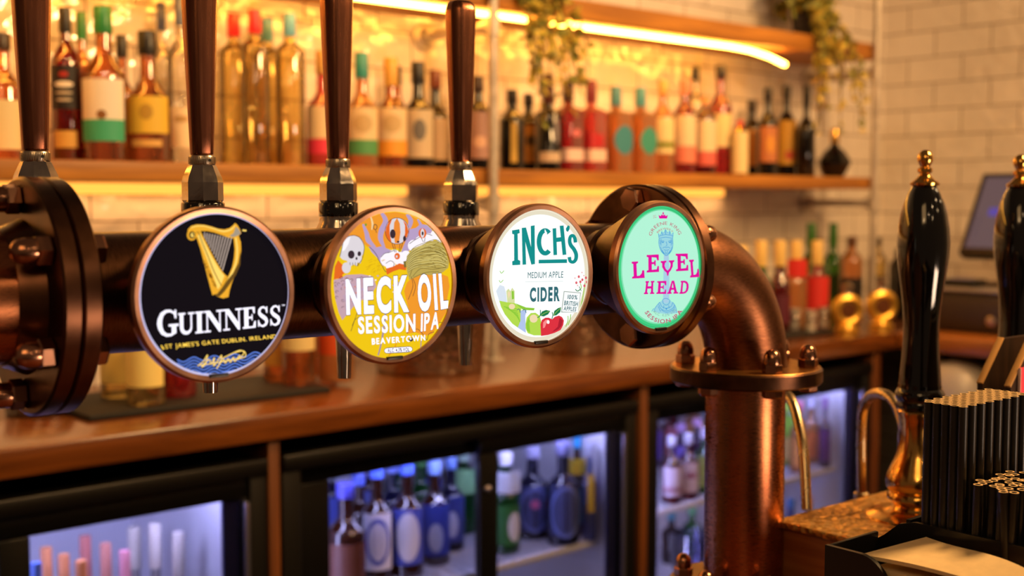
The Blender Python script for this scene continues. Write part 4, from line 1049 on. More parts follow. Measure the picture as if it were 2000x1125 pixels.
for i, ch in enumerate('ESTD1759'):
    u = i / 7
    cx, cy = 446 + 58 * u, 372 + 128 * u
    a.text(ch, [(cx - 11, cy - 7), (cx + 3, cy - 13), (cx - 3, cy + 12), (cx + 10, cy + 6)], glow('print_gold_deep', '#7a4a12', 1.0), .01)
a.line([(654, 196), (676, 198)], 9, GOL)
a.flush('harp_emblem', f, 'golden harp emblem')
# the name, serif capitals
st = .20
def slab(x0, x1, y0, y1): return ('p', [(x0, y0), (x1, y0), (x1, y1), (x0, y1)])
UG = [('p', [(.0, .92), (.44, .92), (.44, 1), (.0, 1)]), ('p', [(.62, .92), (1.0, .92), (1.0, 1), (.62, 1)]),
      ('s', [(.2, .96), (.2, .42)] + arcpts(.505, .34, .305, .27, 180, 360, 12) + [(.81, .42), (.81, .96)], [.2, .2] + [.2 - .11 * i / 12 for i in range(13)] + [.085, .085])]
IG = [slab(.0, 1, .92, 1), slab(0, 1, 0, .08), ('p', [(.24, .04), (.76, .04), (.76, .96), (.24, .96)])]
NG = [slab(-.02, .3, .92, 1), slab(-.02, .34, 0, .075), slab(.66, 1.02, .92, 1), ('s', [(.15, .04), (.15, .96)], .075), ('s', [(.85, .96), (.85, .0)], .075),
      ('p', [(.05, 1.0), (.30, 1.0), (.89, .22), (.89, -.02), (.80, -.02), (.12, .88)])]
EG = [slab(0, .9, .92, 1), slab(0, .95, 0, .08), ('p', [(.12, .04), (.42, .04), (.42, .96), (.12, .96)]), slab(.4, .72, .46, .55), ('p', [(.66, .36), (.73, .36), (.73, .66), (.66, .66)]),
      ('p', [(.80, .7), (.9, .7), (.9, 1), (.72, .95)]), ('p', [(.86, .32), (.97, .32), (.95, 0), (.74, .06)])]
SG = [('s', [(.84, .70), (.78, .86), (.58, .955), (.36, .93), (.2, .82), (.2, .68), (.34, .57), (.56, .47), (.76, .37), (.84, .24), (.74, .1), (.5, .035), (.28, .08), (.14, .24), (.12, .32)], [.05, .07, .09, .1, .13, .16, .18, .19, .18, .16, .13, .1, .08, .06, .05]),
      slab(.80, .9, .66, .97), slab(.07, .16, .03, .34)]
GG = [('s', [(.88, .70), (.82, .86), (.66, .95), (.46, .95), (.28, .85), (.18, .66), (.15, .5), (.18, .33), (.28, .15), (.46, .05), (.66, .05), (.8, .12)], [.05, .07, .09, .11, .16, .2, .22, .2, .16, .11, .09, .1]),
      slab(.84, .92, .66, .98), ('p', [(.70, .06), (.90, .10), (.90, .40), (.70, .40)]), slab(.56, 1.02, .37, .45)]
def word(glist, gap):
    x = 0; out = []
    for gsh, w in glist: out.append((x, w, gsh)); x += w + gap
    return out
# big initial then small capitals
a.glyphs([(0, 1, GG)], [(178, 638), (300, 628), (184, 784), (304, 774)], WHT)
a.glyphs(word([(UG, .92), (IG, .48), (NG, 1.05), (NG, 1.05), (EG, .78), (SG, .66), (SG, .66)], .055), [(302, 652), (864, 604), (304, 772), (866, 716)], WHT)
a.text('TM', [(868, 604), (886, 602), (868, 612), (886, 610)], WHT, .01)
a.flush('name_lettering', f, 'white serif lettering')
YG = glow('print_yellow_gold', '#ffd050', 1.4)
n_ = 'ST JAMES\'S GATE DUBLIN. IRELAND'
a.text(n_, [(228, 822), (838, 766), (232, 846), (842, 788)], YG, .008, .2, .48)
a.line([(208, 828), (222, 848)], 6, YG); a.line([(214, 848), (224, 846)], 5, YG)
a.flush('address_lettering', f, 'yellow small capitals')
WB_ = glow('print_wave_blue', '#5a7cd8', 1.1)
for k in range(6):
    y0 = 908 + k * 17
    xs0, xs1 = 296, 790
    pts = []
    for i in range(81):
        u = i / 80; x = xs0 + (xs1 - xs0) * u
        pts.append((x, y0 - 38 * ((x - 300) / 470) + 11 * math.sin((x - 318) / 112 * 2 * PI + .9) + 14 * (1 - abs(2 * u - 1)) ** .5 * .3))
    pts = [q for q in pts if a.inside(q)]
    a.line(pts, 7, WB_)
a.flush('wave_emblem', f, 'blue wavy lines')
a.curve([(408, 940), (440, 915), (462, 880), (450, 930), (430, 945), (470, 905), (482, 930), (500, 895), (496, 940), (522, 905), (540, 882), (530, 925), (512, 955), (548, 905), (560, 925), (575, 900), (588, 920), (604, 893), (612, 915), (640, 880), (628, 905), (662, 870), (640, 855), (590, 876), (540, 900)], 5.5, GOL, 6)
a.curve([(420, 936), (500, 925), (600, 905), (668, 890), (660, 858), (610, 868)], 5, GOL, 6)
a.flush('signature', f, 'golden handwritten signature')

# --- yellow badge with the skull
B2 = (.5210, .7655, 1.3368)
t, f = badge(*B2, 'round yellow lit badge with a skull, a balloon and bold white lettering', glow('print_yellow', '#f3c814', 1.0))
a = Art(B2, 0, 600, 380, 3.125, BR_IN - .0003)
OR, LIL, CLO, INK, OLV, OLD = glow('print_orange', '#f39a2c', 1.0), glow('print_lilac', '#b9a0c8', 1.0), glow('print_cloud', '#f6eef4', 1.1), glow('print_line', '#3a2a34', 1.0), glow('print_olive', '#bfa856', 1.0), glow('print_olive_dark', '#7a6a30', 1.0)
GRY, RED2, PKG = glow('print_bone', '#dcd4da', 1.05), glow('print_flame', '#ea6a24', 1.0), glow('print_stone', '#c9a4b0', 1.0)
top = [(180, 330), (215, 240), (280, 170), (360, 125), (450, 104), (540, 104), (630, 124), (710, 170), (770, 230), (700, 300), (620, 340), (560, 330), (430, 330), (370, 320), (340, 300), (250, 262)]
a.poly(top, OR)
a.curve([(338, 180), (360, 235), (372, 280), (412, 322)], [10, 26, 32, 14], LIL)
a.curve([(452, 112), (476, 160), (452, 220), (446, 270), (470, 326)], [18, 30, 34, 30, 12], LIL)
a.curve([(606, 118), (630, 160), (618, 205)], [16, 28, 22], LIL)
a.curve([(672, 150), (690, 185), (686, 215)], [10, 18, 14], LIL)
a.curve([(384, 130), (396, 175), (392, 215)], [6, 12, 6], glow('print_cream', '#f6d7a0', 1.0))
a.poly([(372, 316), (420, 322), (452, 316), (500, 336), (548, 352), (520, 430), (460, 436), (428, 388), (390, 350)], LIL)
a.poly([(622, 212), (660, 204), (690, 180), (730, 186), (768, 206), (752, 260), (690, 280), (650, 310), (610, 352), (570, 352), (600, 280)], LIL)
for cx, cy, r in ((486, 398, 42), (530, 372, 36), (566, 392, 42), (600, 372, 30), (648, 312, 36), (690, 286, 34), (735, 270, 34), (780, 246, 30), (812, 268, 26), (506, 432, 30)):
    a.ell(cx, cy, r, r, CLO)
for q in ([(428, 390), (452, 428), (476, 470), (500, 462)], [(448, 382), (470, 360), (500, 352), (530, 340)], [(622, 300), (650, 280), (690, 256), (726, 240), (760, 250)], [(376, 318), (410, 352), (432, 390)], [(478, 420), (506, 404), (528, 420), (520, 448)]): a.curve(q, 3.2, INK)
a.poly([(478, 452), (520, 440), (560, 420), (604, 430), (600, 462), (560, 456), (520, 470), (484, 490)], RED2)
a.poly([(585, 408), (602, 404), (606, 440), (590, 446)], OLD)
# left flames and stone wall
a.poly([(166, 440), (186, 400), (214, 430), (236, 470), (212, 490), (220, 520), (180, 512), (160, 520)], RED2)
a.poly([(160, 520), (200, 512), (236, 490), (330, 486), (400, 500), (420, 560), (380, 620), (300, 660), (250, 720), (212, 766), (190, 720), (170, 640), (160, 570)], PKG)
rn_ = random.Random(11)
for k in range(46):
    x, y = rn_.uniform(172, 400), rn_.uniform(500, 700)
    if x > 250 and y > 640: continue
    a.line(arcpts(x, y, 9, 7, rn_.uniform(0, 180), rn_.uniform(220, 380), 6), 2.4, INK if k % 3 else LIL)
# skull
a.poly([(196, 378), (206, 346), (210, 306), (226, 274), (252, 254), (284, 250), (312, 260), (336, 284), (346, 318), (344, 352), (330, 376), (330, 398), (322, 420), (304, 414), (300, 436), (280, 426), (262, 438), (246, 424), (240, 404), (212, 396)], GRY)
a.poly([(214, 300), (232, 272), (262, 256), (250, 300), (226, 340), (210, 346)], glow('print_bone_light', '#f4eff2', 1.1))
a.ell(266, 366, 20, 25, INK); a.ell(315, 361, 11, 15, INK); a.ell(298, 390, 6, 9, INK)
a.curve([(196, 378), (208, 330), (224, 276), (262, 250), (312, 258), (344, 310), (340, 362), (328, 402), (300, 436)], 3.4, INK)
for x in (258, 274, 290, 306): a.line([(x, 414), (x + 2, 436)], 3, INK)
a.ell(236, 447, 27, 33, GRY)
# balloon
a.ell(545, 222, 72, 80, GRY)
a.poly([(515, 150), (496, 164), (478, 200), (474, 240), (492, 280), (512, 292), (500, 240), (500, 190)], RED2)
a.poly([(545, 142), (528, 170), (524, 222), (532, 296), (556, 298), (566, 232), (562, 176)], glow('print_balloon', '#f08c34', 1.0))
a.poly([(582, 156), (604, 182), (616, 226), (606, 258), (580, 292), (594, 236), (594, 190)], RED2)
a.line(arcpts(545, 222, 72, 80, 0, 360, 36), 3, INK)
a.ell(519, 240, 17, 28, INK); a.ell(591, 268, 9, 17, INK); a.ell(552, 288, 8, 6, INK)
for q in ([(514, 296), (532, 352)], [(528, 300), (540, 352)], [(564, 298), (556, 352)], [(580, 292), (562, 350)]): a.line(q, 3, INK)
a.ell(546, 376, 17, 20, RED2); a.ell(543, 378, 6, 8, GRY)
a.ell(700, 236, 24, 31, RED2); a.ell(700, 236, 12, 28, GRY); a.ell(701, 237, 6, 12, INK); a.line([(692, 264), (706, 290)], 3, INK); a.line([(716, 262), (712, 290)], 3, INK)
a.line(arcpts(412, 198, 11, 16, 0, 360, 14), 4, INK); a.line([(414, 214), (420, 234)], 3, INK)
a.ell(354, 184, 6, 8, glow('print_leafgreen', '#6a9a3a', 1.0))
# head of hair and orange shoulders
a.poly([(640, 500), (700, 480), (800, 480), (856, 500), (866, 560), (850, 640), (846, 720), (800, 790), (760, 850), (712, 862), (660, 840), (604, 850), (598, 780), (616, 700), (600, 640), (588, 590), (604, 540)], OR)
a.poly([(606, 372), (640, 330), (700, 306), (740, 284), (790, 280), (824, 298), (850, 350), (868, 408), (858, 446), (824, 474), (760, 492), (700, 486), (650, 508), (620, 520), (606, 470), (598, 420)], OLV)
for q in ([(610, 380), (660, 340), (740, 322), (800, 292)], [(606, 420), (670, 372), (760, 366), (830, 330)], [(622, 500), (650, 440), (720, 420), (800, 424), (850, 398)], [(640, 500), (690, 452), (770, 456), (846, 440)], [(606, 372), (700, 390), (760, 410), (780, 448)], [(700, 306), (760, 330), (812, 380), (836, 440)], [(640, 344), (700, 350), (760, 344), (840, 372)], [(612, 450), (630, 410), (690, 396)], [(602, 404), (640, 330), (720, 292), (792, 278), (850, 348), (868, 410)], [(646, 506), (720, 476), (800, 470)]):
    a.curve(q, 3.2, OLD)
OLL = glow('print_olive_light', '#dccb7c', 1.0)
for k in range(26):
    u = k / 25
    a.curve([(604 + 10 * u, 380 + 90 * u), (650 + 8 * u, 336 + 110 * u), (724, 306 + 140 * u + 8 * math.sin(k * 1.7)), (790, 300 + 140 * u + 10 * math.sin(k * 2.3)), (846 + 8 * math.sin(k), 344 + 100 * u)], 2.6 if k % 3 else 4.5, (OLL, OLD, glow('print_hair_tan', '#a08a44', 1.0))[k % 3])
for k in range(30):
    x, y = 352 + rn_.uniform(0, 110), 400 + rn_.uniform(0, 90)
    a.line([(x, y), (x + rn_.uniform(8, 20), y - rn_.uniform(-4, 16))], 2.4, glow('print_hatch', '#d9a516', 1.0))
for k in range(40):
    x, y = rn_.uniform(176, 590), rn_.uniform(492, 640)
    if x > 400 and y > 600: continue
    a.ell(x, y, rn_.uniform(3, 7), rn_.uniform(3, 6), (LIL, RED2, CLO)[k % 3], 8)
for q in ([(630, 500), (640, 560), (612, 640)], [(640, 510), (656, 560), (640, 620)], [(604, 850), (620, 800), (598, 760)], [(640, 840), (668, 820), (706, 858)], [(712, 862), (726, 888), (738, 850), (770, 838)], [(850, 690), (836, 770), (800, 780)], [(300, 720), (262, 834)], [(270, 800), (290, 760), (330, 740)]): a.curve(q, 2.8, INK)
a.curve([(474, 720), (462, 820), (444, 920), (428, 980)], [8, 10, 9, 7], glow('print_mauve', '#a08aa8', 1.0))
a.curve([(690, 890), (688, 940)], 5, glow('print_mauve', '#a08aa8', 1.0))
a.curve([(540, 905), (520, 950), (490, 985)], 4, RED2)
a.flush('skull_artwork', f, 'skull, balloon and hair artwork')
def outlined(txt, Q, bold, gap, space, g=.014, ink=INK):
    a.text(txt, Q, ink, bold, gap, space, g); a.nxt(2); a.text(txt, Q, WHT, bold, gap, space); a.nxt(2)
outlined('NECK', [(229, 515), (614, 490), (234, 722), (618, 703)], .045, .2, .3, .014)
outlined('OIL', [(668, 488), (842, 478), (672, 702), (860, 684)], .045, .24, .3, .014)
outlined('SESSION', [(304, 744), (655, 724), (308, 845), (655, 832)], .03, .18, .3, .012)
outlined('IPA', [(690, 724), (806, 712), (688, 832), (798, 814)], .03, .18, .3, .012)
outlined('BEAVERTOWN', [(388, 876), (714, 854), (390, 914), (716, 888)], .03, .22, .3, .012)
a.ell(628, 884, 13, 12, INK); a.ell(626, 880, 6, 5, WHT)
a.ell(484, 952, 20, 17, INK); a.ell(618, 943, 20, 17, INK); a.poly([(484, 933), (618, 925), (619, 962), (485, 970)], INK)
a.ell(484, 952, 17, 14, WHT); a.ell(618, 943, 17, 14, WHT); a.poly([(484, 937), (618, 928), (619, 958), (485, 966)], WHT)
a.text('ALC. 4.3% VOL', [(484, 939), (618, 931), (485, 962), (619, 955)], INK, .03, .14, .3)
a.flush('name_lettering', f, 'bold white lettering')

# --- white badge with apples
B3 = (.6684, .7665, 1.3378)
t, f = badge(*B3, 'round white lit badge with teal lettering and two apples', glow('print_rim_cream', '#e9e0c6', 1.0), glow('edge_cream', '#f3ead2', 1.0), .0012)
a = Art(B3, 0, 900, 360, 3.31, BR_IN - .0012)
IVO = glow('print_ivory', '#f6faf8', 1.1)
cx_, cy_ = 512, 585
n = 72
rr = BR_IN - .0042
a.raw([(rr * math.cos(2 * PI * i / n), rr * math.sin(2 * PI * i / n)) for i in range(n)], [tuple(range(n))], IVO); a.nxt(2)
TE, TED = glow('print_teal', '#0b8f8c', 1.0), glow('print_slate', '#2f6a74', 1.0)
LIM, GRN, DGR, SKY, PEA = glow('print_lime', '#b4dc4e', 1.0), glow('print_grass', '#8ecb3c', 1.0), glow('print_leaf', '#177a4c', 1.0), glow('print_river', '#b3c6ee', 1.0), glow('print_peach', '#f2dcae', 1.0)
REDA, REDH, REDD = glow('print_apple_red', '#df3140', 1.0), glow('print_apple_light', '#f58a8a', 1.05), glow('print_apple_dark', '#b01c30', 1.0)
# orchard picture
a.poly([(226, 690), (250, 650), (278, 660), (290, 700), (296, 760), (250, 766)], glow('print_mist', '#dbe6f2', 1.0))
a.poly([(292, 690), (306, 674), (318, 690), (330, 668), (346, 690), (346, 770), (300, 780)], glow('print_tower', '#d8e0a2', 1.0))
a.poly([(300, 700), (312, 690), (318, 712), (306, 740)], PEA); a.poly([(326, 690), (340, 690), (342, 740), (328, 744)], GRN)
a.poly([(246, 752), (296, 762), (346, 768), (388, 800), (392, 850), (372, 930), (330, 900), (282, 840), (258, 792)], LIM)
for k in range(7):
    a.curve([(276 + k * 14, 790 + k * 8), (320 + k * 9, 800 + k * 12), (360 + k * 3, 806 + k * 14)], 6, GRN)
a.poly([(348, 768), (420, 796), (475, 800), (470, 815), (400, 812)], GRN)
a.ell(328, 790, 20, 18, PEA)
a.poly([(384, 816), (424, 812), (414, 850), (418, 960), (366, 926), (384, 880)], SKY)
a.curve([(360, 812), (374, 806), (382, 830)], 4, TED); a.curve([(396, 818), (410, 808), (420, 832)], 4, TED)
a.poly([(416, 900), (424, 860), (450, 832), (480, 830), (508, 850), (520, 900), (516, 976), (470, 976), (430, 962), (416, 930)], LIM)
a.poly([(420, 900), (436, 862), (452, 850), (440, 900), (446, 960), (424, 944)], GRN)
a.ell(468, 868, 26, 26, PEA)
a.poly([(514, 938), (512, 904), (522, 876), (544, 862), (566, 862), (588, 872), (606, 856), (632, 848), (652, 858), (664, 880), (660, 910), (642, 942), (604, 960), (560, 974), (516, 980)], REDA)
a.poly([(636, 862), (656, 880), (650, 912), (628, 938), (586, 956), (624, 920)], REDD)
a.poly([(530, 892), (546, 876), (564, 874), (552, 896), (540, 926), (528, 930)], REDH); a.ell(562, 890, 9, 12, IVO)
a.curve([(586, 870), (592, 846), (588, 826)], 5, DGR); a.curve([(492, 862), (510, 848), (512, 812)], 5, DGR)
a.poly([(508, 850), (522, 822), (548, 812), (576, 818), (562, 840), (534, 854)], DGR); a.poly([(594, 850), (602, 818), (626, 800), (646, 794), (640, 826), (616, 846)], DGR)
a.curve([(514, 848), (540, 832), (570, 820)], 2.4, LIM); a.curve([(598, 846), (616, 824), (642, 800)], 2.4, LIM)
for q in ([(770, 800), (786, 730), (800, 640)], [(776, 780), (800, 720), (818, 680)], [(690, 910), (704, 870), (708, 840)], [(676, 920), (690, 880), (690, 850)], [(756, 690), (776, 670), (770, 640)]): a.curve(q, 5, GRN)
a.curve([(738, 678), (752, 690), (772, 676)], 5, DGR); a.curve([(762, 660), (776, 690)], 4, DGR)
FL = glow('print_flower', '#e0606a', 1.0)
for x, y in ((760, 597), (783, 617), (744, 636), (806, 604), (796, 656), (770, 630), (812, 632)): a.ell(x, y, 7, 9, FL)
for x, y in ((735, 606), (792, 590), (752, 654), (780, 570)): a.ell(x, y, 4, 5, glow('print_flower_pale', '#efb0b0', 1.0))
for x, y in ((262, 566), (257, 626)): a.curve([(x - 12, y - 6), (x - 2, y + 8), (x + 14, y - 8)], 4, GRN)
a.poly([(663, 690), (774, 700), (758, 834), (646, 828)], glow('print_card_edge', '#9aa49c', 1.0)); a.poly([(667, 695), (769, 704), (754, 829), (651, 823)], IVO)
a.flush('orchard_artwork', f, 'apples and orchard picture')
a.text('100%', [(690, 712), (752, 716), (686, 740), (750, 744)], TED, .02, .14)
a.text('BRITISH', [(668, 750), (756, 758), (664, 780), (752, 788)], TED, .02, .14)
a.text('APPLES', [(664, 786), (746, 794), (661, 814), (741, 821)], TED, .02, .14)
a.text('MEDIUM APPLE', [(430, 566), (660, 560), (430, 606), (658, 603)], TED, .0, .2, .45)
a.text('CIDER', [(443, 668), (638, 660), (443, 754), (636, 750)], TED, .045, .22)
a.line([(414, 631), (658, 626)], 2.2, glow('print_hairline', '#c8d8d8', 1.0))
a.flush('small_lettering', f, 'slate small capitals')
a.poly([(328, 298), (375, 290), (378, 314), (364, 320), (367, 488), (381, 494), (381, 520), (330, 523), (329, 498), (342, 492), (341, 324), (329, 320)], TE)
a.poly([(391, 282), (418, 279), (451, 404), (449, 269), (474, 265), (476, 515), (453, 519), (414, 372), (419, 518), (396, 520)], TE)
a.line(arcpts(542, 372, 40, 74, -50, -310, 22), [29] * 23, TE)
a.poly([(540, 288), (556, 316), (548, 322), (538, 306)], IVO)
a.poly([(590, 286), (613, 283), (619, 456), (596, 458)], TE); a.poly([(636, 268), (661, 266), (679, 454), (655, 457)], TE); a.poly([(606, 346), (656, 340), (660, 368), (606, 374)], TE)
a.poly([(676, 286), (690, 264), (701, 272), (699, 292), (688, 308), (678, 300)], TE)
a.curve([(738, 376), (734, 350), (722, 332), (706, 338), (700, 366), (708, 394), (728, 420), (742, 452), (740, 484), (724, 502), (704, 496), (698, 470)], [23, 23, 21, 21, 23, 25, 25, 25, 23, 21, 21, 23], TE)
a.poly([(500, 488), (683, 484), (683, 508), (500, 511)], TE)
a.flush('name_lettering', f, 'teal hand-cut lettering')

# --- green badge with the bearded king
B4 = (.8056, .7600, 1.3402)
Z4 = R(1.0)
t, f = badge(*B4, 'round mint green lit badge with magenta lettering and a bearded king', glow('print_green', '#3ed083', 1.0), None, .001, Z4)
a = Art(B4, Z4, 1130, 340, 3.214, BR_IN - .0003)
MIN, MIL = glow('print_mint', '#b0f1d4', 1.04), glow('print_mint_light', '#b9f2d6', 1.02)
def disc(r, dx, dz, mat):
    a.raw([(dx + r * math.cos(2 * PI * i / n), dz + r * math.sin(2 * PI * i / n)) for i in range(n)], [tuple(range(n))], mat); a.nxt(2)
disc(BR_IN - .0014, 0, 0, glow('print_green_line', '#24a868', 1.0)); disc(BR_IN - .0018, 0, 0, glow('print_green', '#3ed083', 1.0))
disc(BR_IN - .0036, .0010, .0006, glow('print_green_pale', '#7fe2b0', 1.0)); disc(BR_IN - .0046, .0016, .0008, MIN)
MAG, ROSE, BLU, BLP = glow('print_magenta', '#e0069a', 1.05), glow('print_rose', '#c24a6e', 1.0), glow('print_blue', '#3a9bd8', 1.0), glow('print_blue_pale', '#9ad6e2', 1.0)
a.poly([(534, 480), (562, 478), (566, 560), (568, 700), (566, 800), (528, 800), (530, 640)], glow('print_neck', '#a8cfe6', 1.0))
# king's head
a.poly([(502, 402), (499, 372), (512, 384), (520, 358), (532, 372), (543, 345), (556, 370), (570, 354), (577, 380), (592, 366), (588, 404), (590, 440), (584, 476), (566, 500), (546, 512), (526, 498), (508, 470), (501, 436)], BLP)
for q in ([(502, 400), (499, 372), (512, 384), (520, 358), (532, 372), (543, 345), (556, 370), (570, 354), (577, 380), (592, 366), (588, 404)],): a.line(q, 3.4, BLU)
for q in ([(502, 404), (544, 396), (588, 404)], [(502, 390), (544, 380), (590, 388)], [(502, 404), (502, 440), (512, 476), (530, 500), (548, 512), (568, 498), (584, 474), (590, 438), (588, 404)], [(516, 424), (526, 418), (536, 424)], [(560, 424), (570, 418), (580, 424)], [(547, 424), (552, 446), (543, 454)],
          [(524, 466), (536, 458), (548, 462), (560, 458), (572, 466)], [(532, 474), (548, 478), (566, 474)], [(512, 456), (520, 482), (534, 500)], [(584, 456), (576, 482), (562, 500)], [(522, 476), (532, 494), (546, 506)], [(574, 478), (564, 494), (550, 506)], [(540, 482), (546, 500)], [(556, 482), (550, 500)], [(508, 410), (510, 440)], [(583, 410), (584, 440)], [(516, 408), (514, 450)], [(577, 408), (579, 450)]): a.curve(q, 3, BLU)
a.ell(526, 428, 6, 4, BLU); a.ell(570, 428, 6, 4, BLU)
for q in ([(520, 366), (524, 380)], [(543, 352), (544, 378)], [(570, 362), (568, 380)]): a.line(q, 4, BLU)
# bust
a.poly([(524, 790), (544, 782), (566, 788), (590, 806), (606, 830), (614, 872), (560, 880), (500, 872), (470, 862), (480, 834), (504, 806)], BLP)
a.ell(545, 796, 18, 13, glow('print_neck', '#a8cfe6', 1.0))
for q in ([(524, 788), (544, 780), (568, 788)], [(508, 806), (520, 832), (548, 842), (578, 830), (588, 806)], [(500, 818), (516, 846), (550, 858), (586, 844), (600, 822)], [(524, 790), (530, 812), (548, 822), (566, 810), (570, 790)], [(470, 862), (480, 836), (506, 804)], [(614, 872), (606, 832), (588, 804)], [(496, 830), (512, 862)], [(600, 834), (590, 864)], [(516, 852), (550, 868), (590, 852)], [(456, 862), (470, 842)], [(532, 824), (530, 842)], [(562, 824), (566, 842)]): a.curve(q, 3.2, BLU)
a.ell(548, 846, 5, 5, BLU)
a.flush('king_emblem', f, 'blue line drawing of a crowned bearded head')
a.poly([(504, 279), (498, 256), (512, 264), (518, 252), (528, 262), (538, 252), (544, 264), (557, 256), (552, 279)], MAG); a.ell(528, 246, 5, 6, MAG); a.line([(528, 238), (528, 262)], 4, MAG)
a.flush('crown_emblem', f, 'small magenta crown')
a.text('EST', [(466, 258), (484, 256), (466, 266), (484, 264)], ROSE, 0, .2); a.text('1799', [(466, 270), (486, 268), (466, 278), (486, 276)], ROSE, 0, .2)
a.text('IPA', [(572, 256), (592, 258), (572, 278), (592, 280)], MIL, 0, .2)
a.arc('GREENE KING', (541, 410), 88, 92, 166, 18, 22, ROSE, .0, .22, .5)
a.arc('BREWERY', (541, 410), 58, 62, 142, 42, 13, ROSE, .0, .22, .5)
a.arc('SESSION IPA', (528, 806), 132, 130, 208, 336, 26, ROSE, .02, .2, .55, True)
a.arc('ALC. 4.0% VOL', (532, 806), 92, 88, 222, 330, 18, glow('print_greygreen', '#7fb0a0', 1.0), .0, .2, .5, True)
a.flush('small_lettering', f, 'rose small capitals')
# wonky slab capitals
LG = [('p', [(0, 1), (.52, 1), (.50, .90), (.38, .86), (.40, .14), (.62, .16), (.78, .30), (.82, .46), (.98, .46), (1.0, 0), (0, 0), (.02, .10), (.14, .14), (.12, .86), (.0, .90)])]
EG2 = [('p', [(.0, 1), (1.0, 1.0), (1.0, .66), (.86, .66), (.80, .82), (.42, .86), (.42, .58), (.60, .58), (.64, .68), (.74, .68), (.74, .36), (.64, .36), (.60, .46), (.42, .46), (.42, .14), (.82, .16), (.88, .34), (1.0, .34), (1.0, 0), (0, 0), (0, .10), (.14, .14), (.14, .86), (0, .90)])]
VG = [('p', [(.0, 1), (.42, 1), (.42, .90), (.32, .86), (.28, .66), (.36, .44), (.5, .30), (.64, .44), (.72, .66), (.70, .84), (.60, .90), (.60, 1), (1.0, 1), (1.0, .90), (.90, .84), (.88, .56), (.74, .30), (.60, .16), (.54, -.06), (.46, -.06), (.42, .16), (.26, .30), (.10, .56), (.10, .84), (.0, .90)])]
HG = [('p', [(.02, 1), (.40, 1), (.40, .90), (.32, .86), (.32, .60), (.66, .60), (.66, .86), (.58, .90), (.58, 1), (.98, 1), (.98, .90), (.86, .86), (.88, .14), (1.0, .10), (1.0, 0), (.58, 0), (.58, .10), (.66, .14), (.66, .42), (.30, .42), (.30, .14), (.40, .10), (.40, 0), (0, 0), (0, .10), (.10, .14), (.10, .86), (.02, .90)])]
AG = [('p', [(.36, 1), (.68, 1), (.90, .14), (1.02, .10), (1.02, 0), (.56, 0), (.56, .10), (.66, .14), (.62, .30), (.36, .30), (.32, .14), (.42, .10), (.42, 0), (0, 0), (0, .10), (.10, .14)]),]
AH = [('p', [(.49, .84), (.58, .46), (.40, .46)])]
DG = [('p', [(.0, 1), (.5, 1), (.78, .92), (.96, .72), (1.0, .48), (.94, .24), (.74, .06), (.48, 0), (0, 0), (0, .10), (.10, .14), (.10, .86), (.0, .90)])]
DH = [('p', [(.32, .86), (.48, .85), (.68, .74), (.74, .5), (.68, .24), (.48, .14), (.32, .14)])]
a.glyphs([(0, 1, LG)], [(330, 550), (408, 546), (332, 656), (412, 652)], MAG)
a.glyphs([(0, 1, EG2)], [(424, 508), (500, 504), (424, 618), (502, 614)], MAG)
a.glyphs([(0, 1, VG)], [(512, 546), (598, 540), (514, 636), (598, 630)], MAG)
a.glyphs([(0, 1, EG2)], [(606, 500), (682, 498), (608, 610), (686, 606)], MAG)
a.glyphs([(0, 1, LG)], [(690, 538), (748, 534), (696, 650), (756, 646)], MAG)
a.glyphs([(0, 1, HG)], [(416, 672), (474, 670), (406, 754), (472, 752)], MAG)
a.glyphs([(0, 1, EG2)], [(490, 672), (548, 670), (484, 752), (546, 752)], MAG)
a.glyphs([(0, 1, AG)], [(564, 670), (612, 668), (552, 752), (622, 750)], MAG); a.glyphs([(0, 1, AH)], [(564, 670), (612, 668), (552, 752), (622, 750)], MIN)
a.glyphs([(0, 1, DG)], [(638, 670), (690, 668), (628, 752), (686, 750)], MAG); a.glyphs([(0, 1, DH)], [(638, 670), (690, 668), (628, 752), (686, 750)], MIN)
a.flush('name_lettering', f, 'magenta slab lettering')

# ------------------------------------------------------------------ hand pumps and spouts
def pump(X, Y, lb):
    D = fwd.dot(Vector((X, Y, 1.2)) - CAM); q = .00056
    t = thing('hand_pump', lb, 'hand pump', (X, Y, 1.05), False, 'black and brass hand pumps')
    def pr(rows): return [(r * q, (1017 - y) * q) for r, y in rows]      # y counts down from the finial's top at 294
    G().lathe(pr([(100, 1017), (98, 1013), (84, 1008), (62, 1003), (50, 1000), (46, 994), (48, 988), (58, 980), (58, 973), (54, 967), (60, 958), (62, 946), (60, 934), (54, 920), (46, 904), (40, 886), (37, 866), (37, 840), (39, 822), (42, 812), (42, 806), (39, 802)]), M_BRASS, 48).build('brass_base', t)
    G().lathe(pr([(39, 803), (44, 799), (45, 792), (43, 786), (46, 780), (47, 770), (44, 764), (41, 760), (41, 752)]), M_BLACKGLOSS, 40).build('black_collar', t)
    h = G().lathe(pr([(40, 754), (39, 738), (36, 700), (34, 665), (34, 635), (36, 600), (40, 565), (45, 532), (49, 500), (50, 474), (48, 446), (44, 420), (38, 396), (30, 376), (22, 362)]), M_BLACKGLOSS, 48)
    h.build('handle', t)
    G().lathe(pr([(21, 363), (27, 362), (28, 358), (25, 355), (20, 352), (14, 346), (10, 341), (10, 339), (14, 336), (14, 330), (9, 326), (11, 322), (15, 314), (15, 306), (11, 298), (5, 294), (0, 293)]), M_BRASS, 32).build('finial', t)
    return t
pump(1.2065, .745, 'black hand pump with a brass finial and base, in full view')
pump(1.412, .745, 'black hand pump cut by the right edge of the photo')
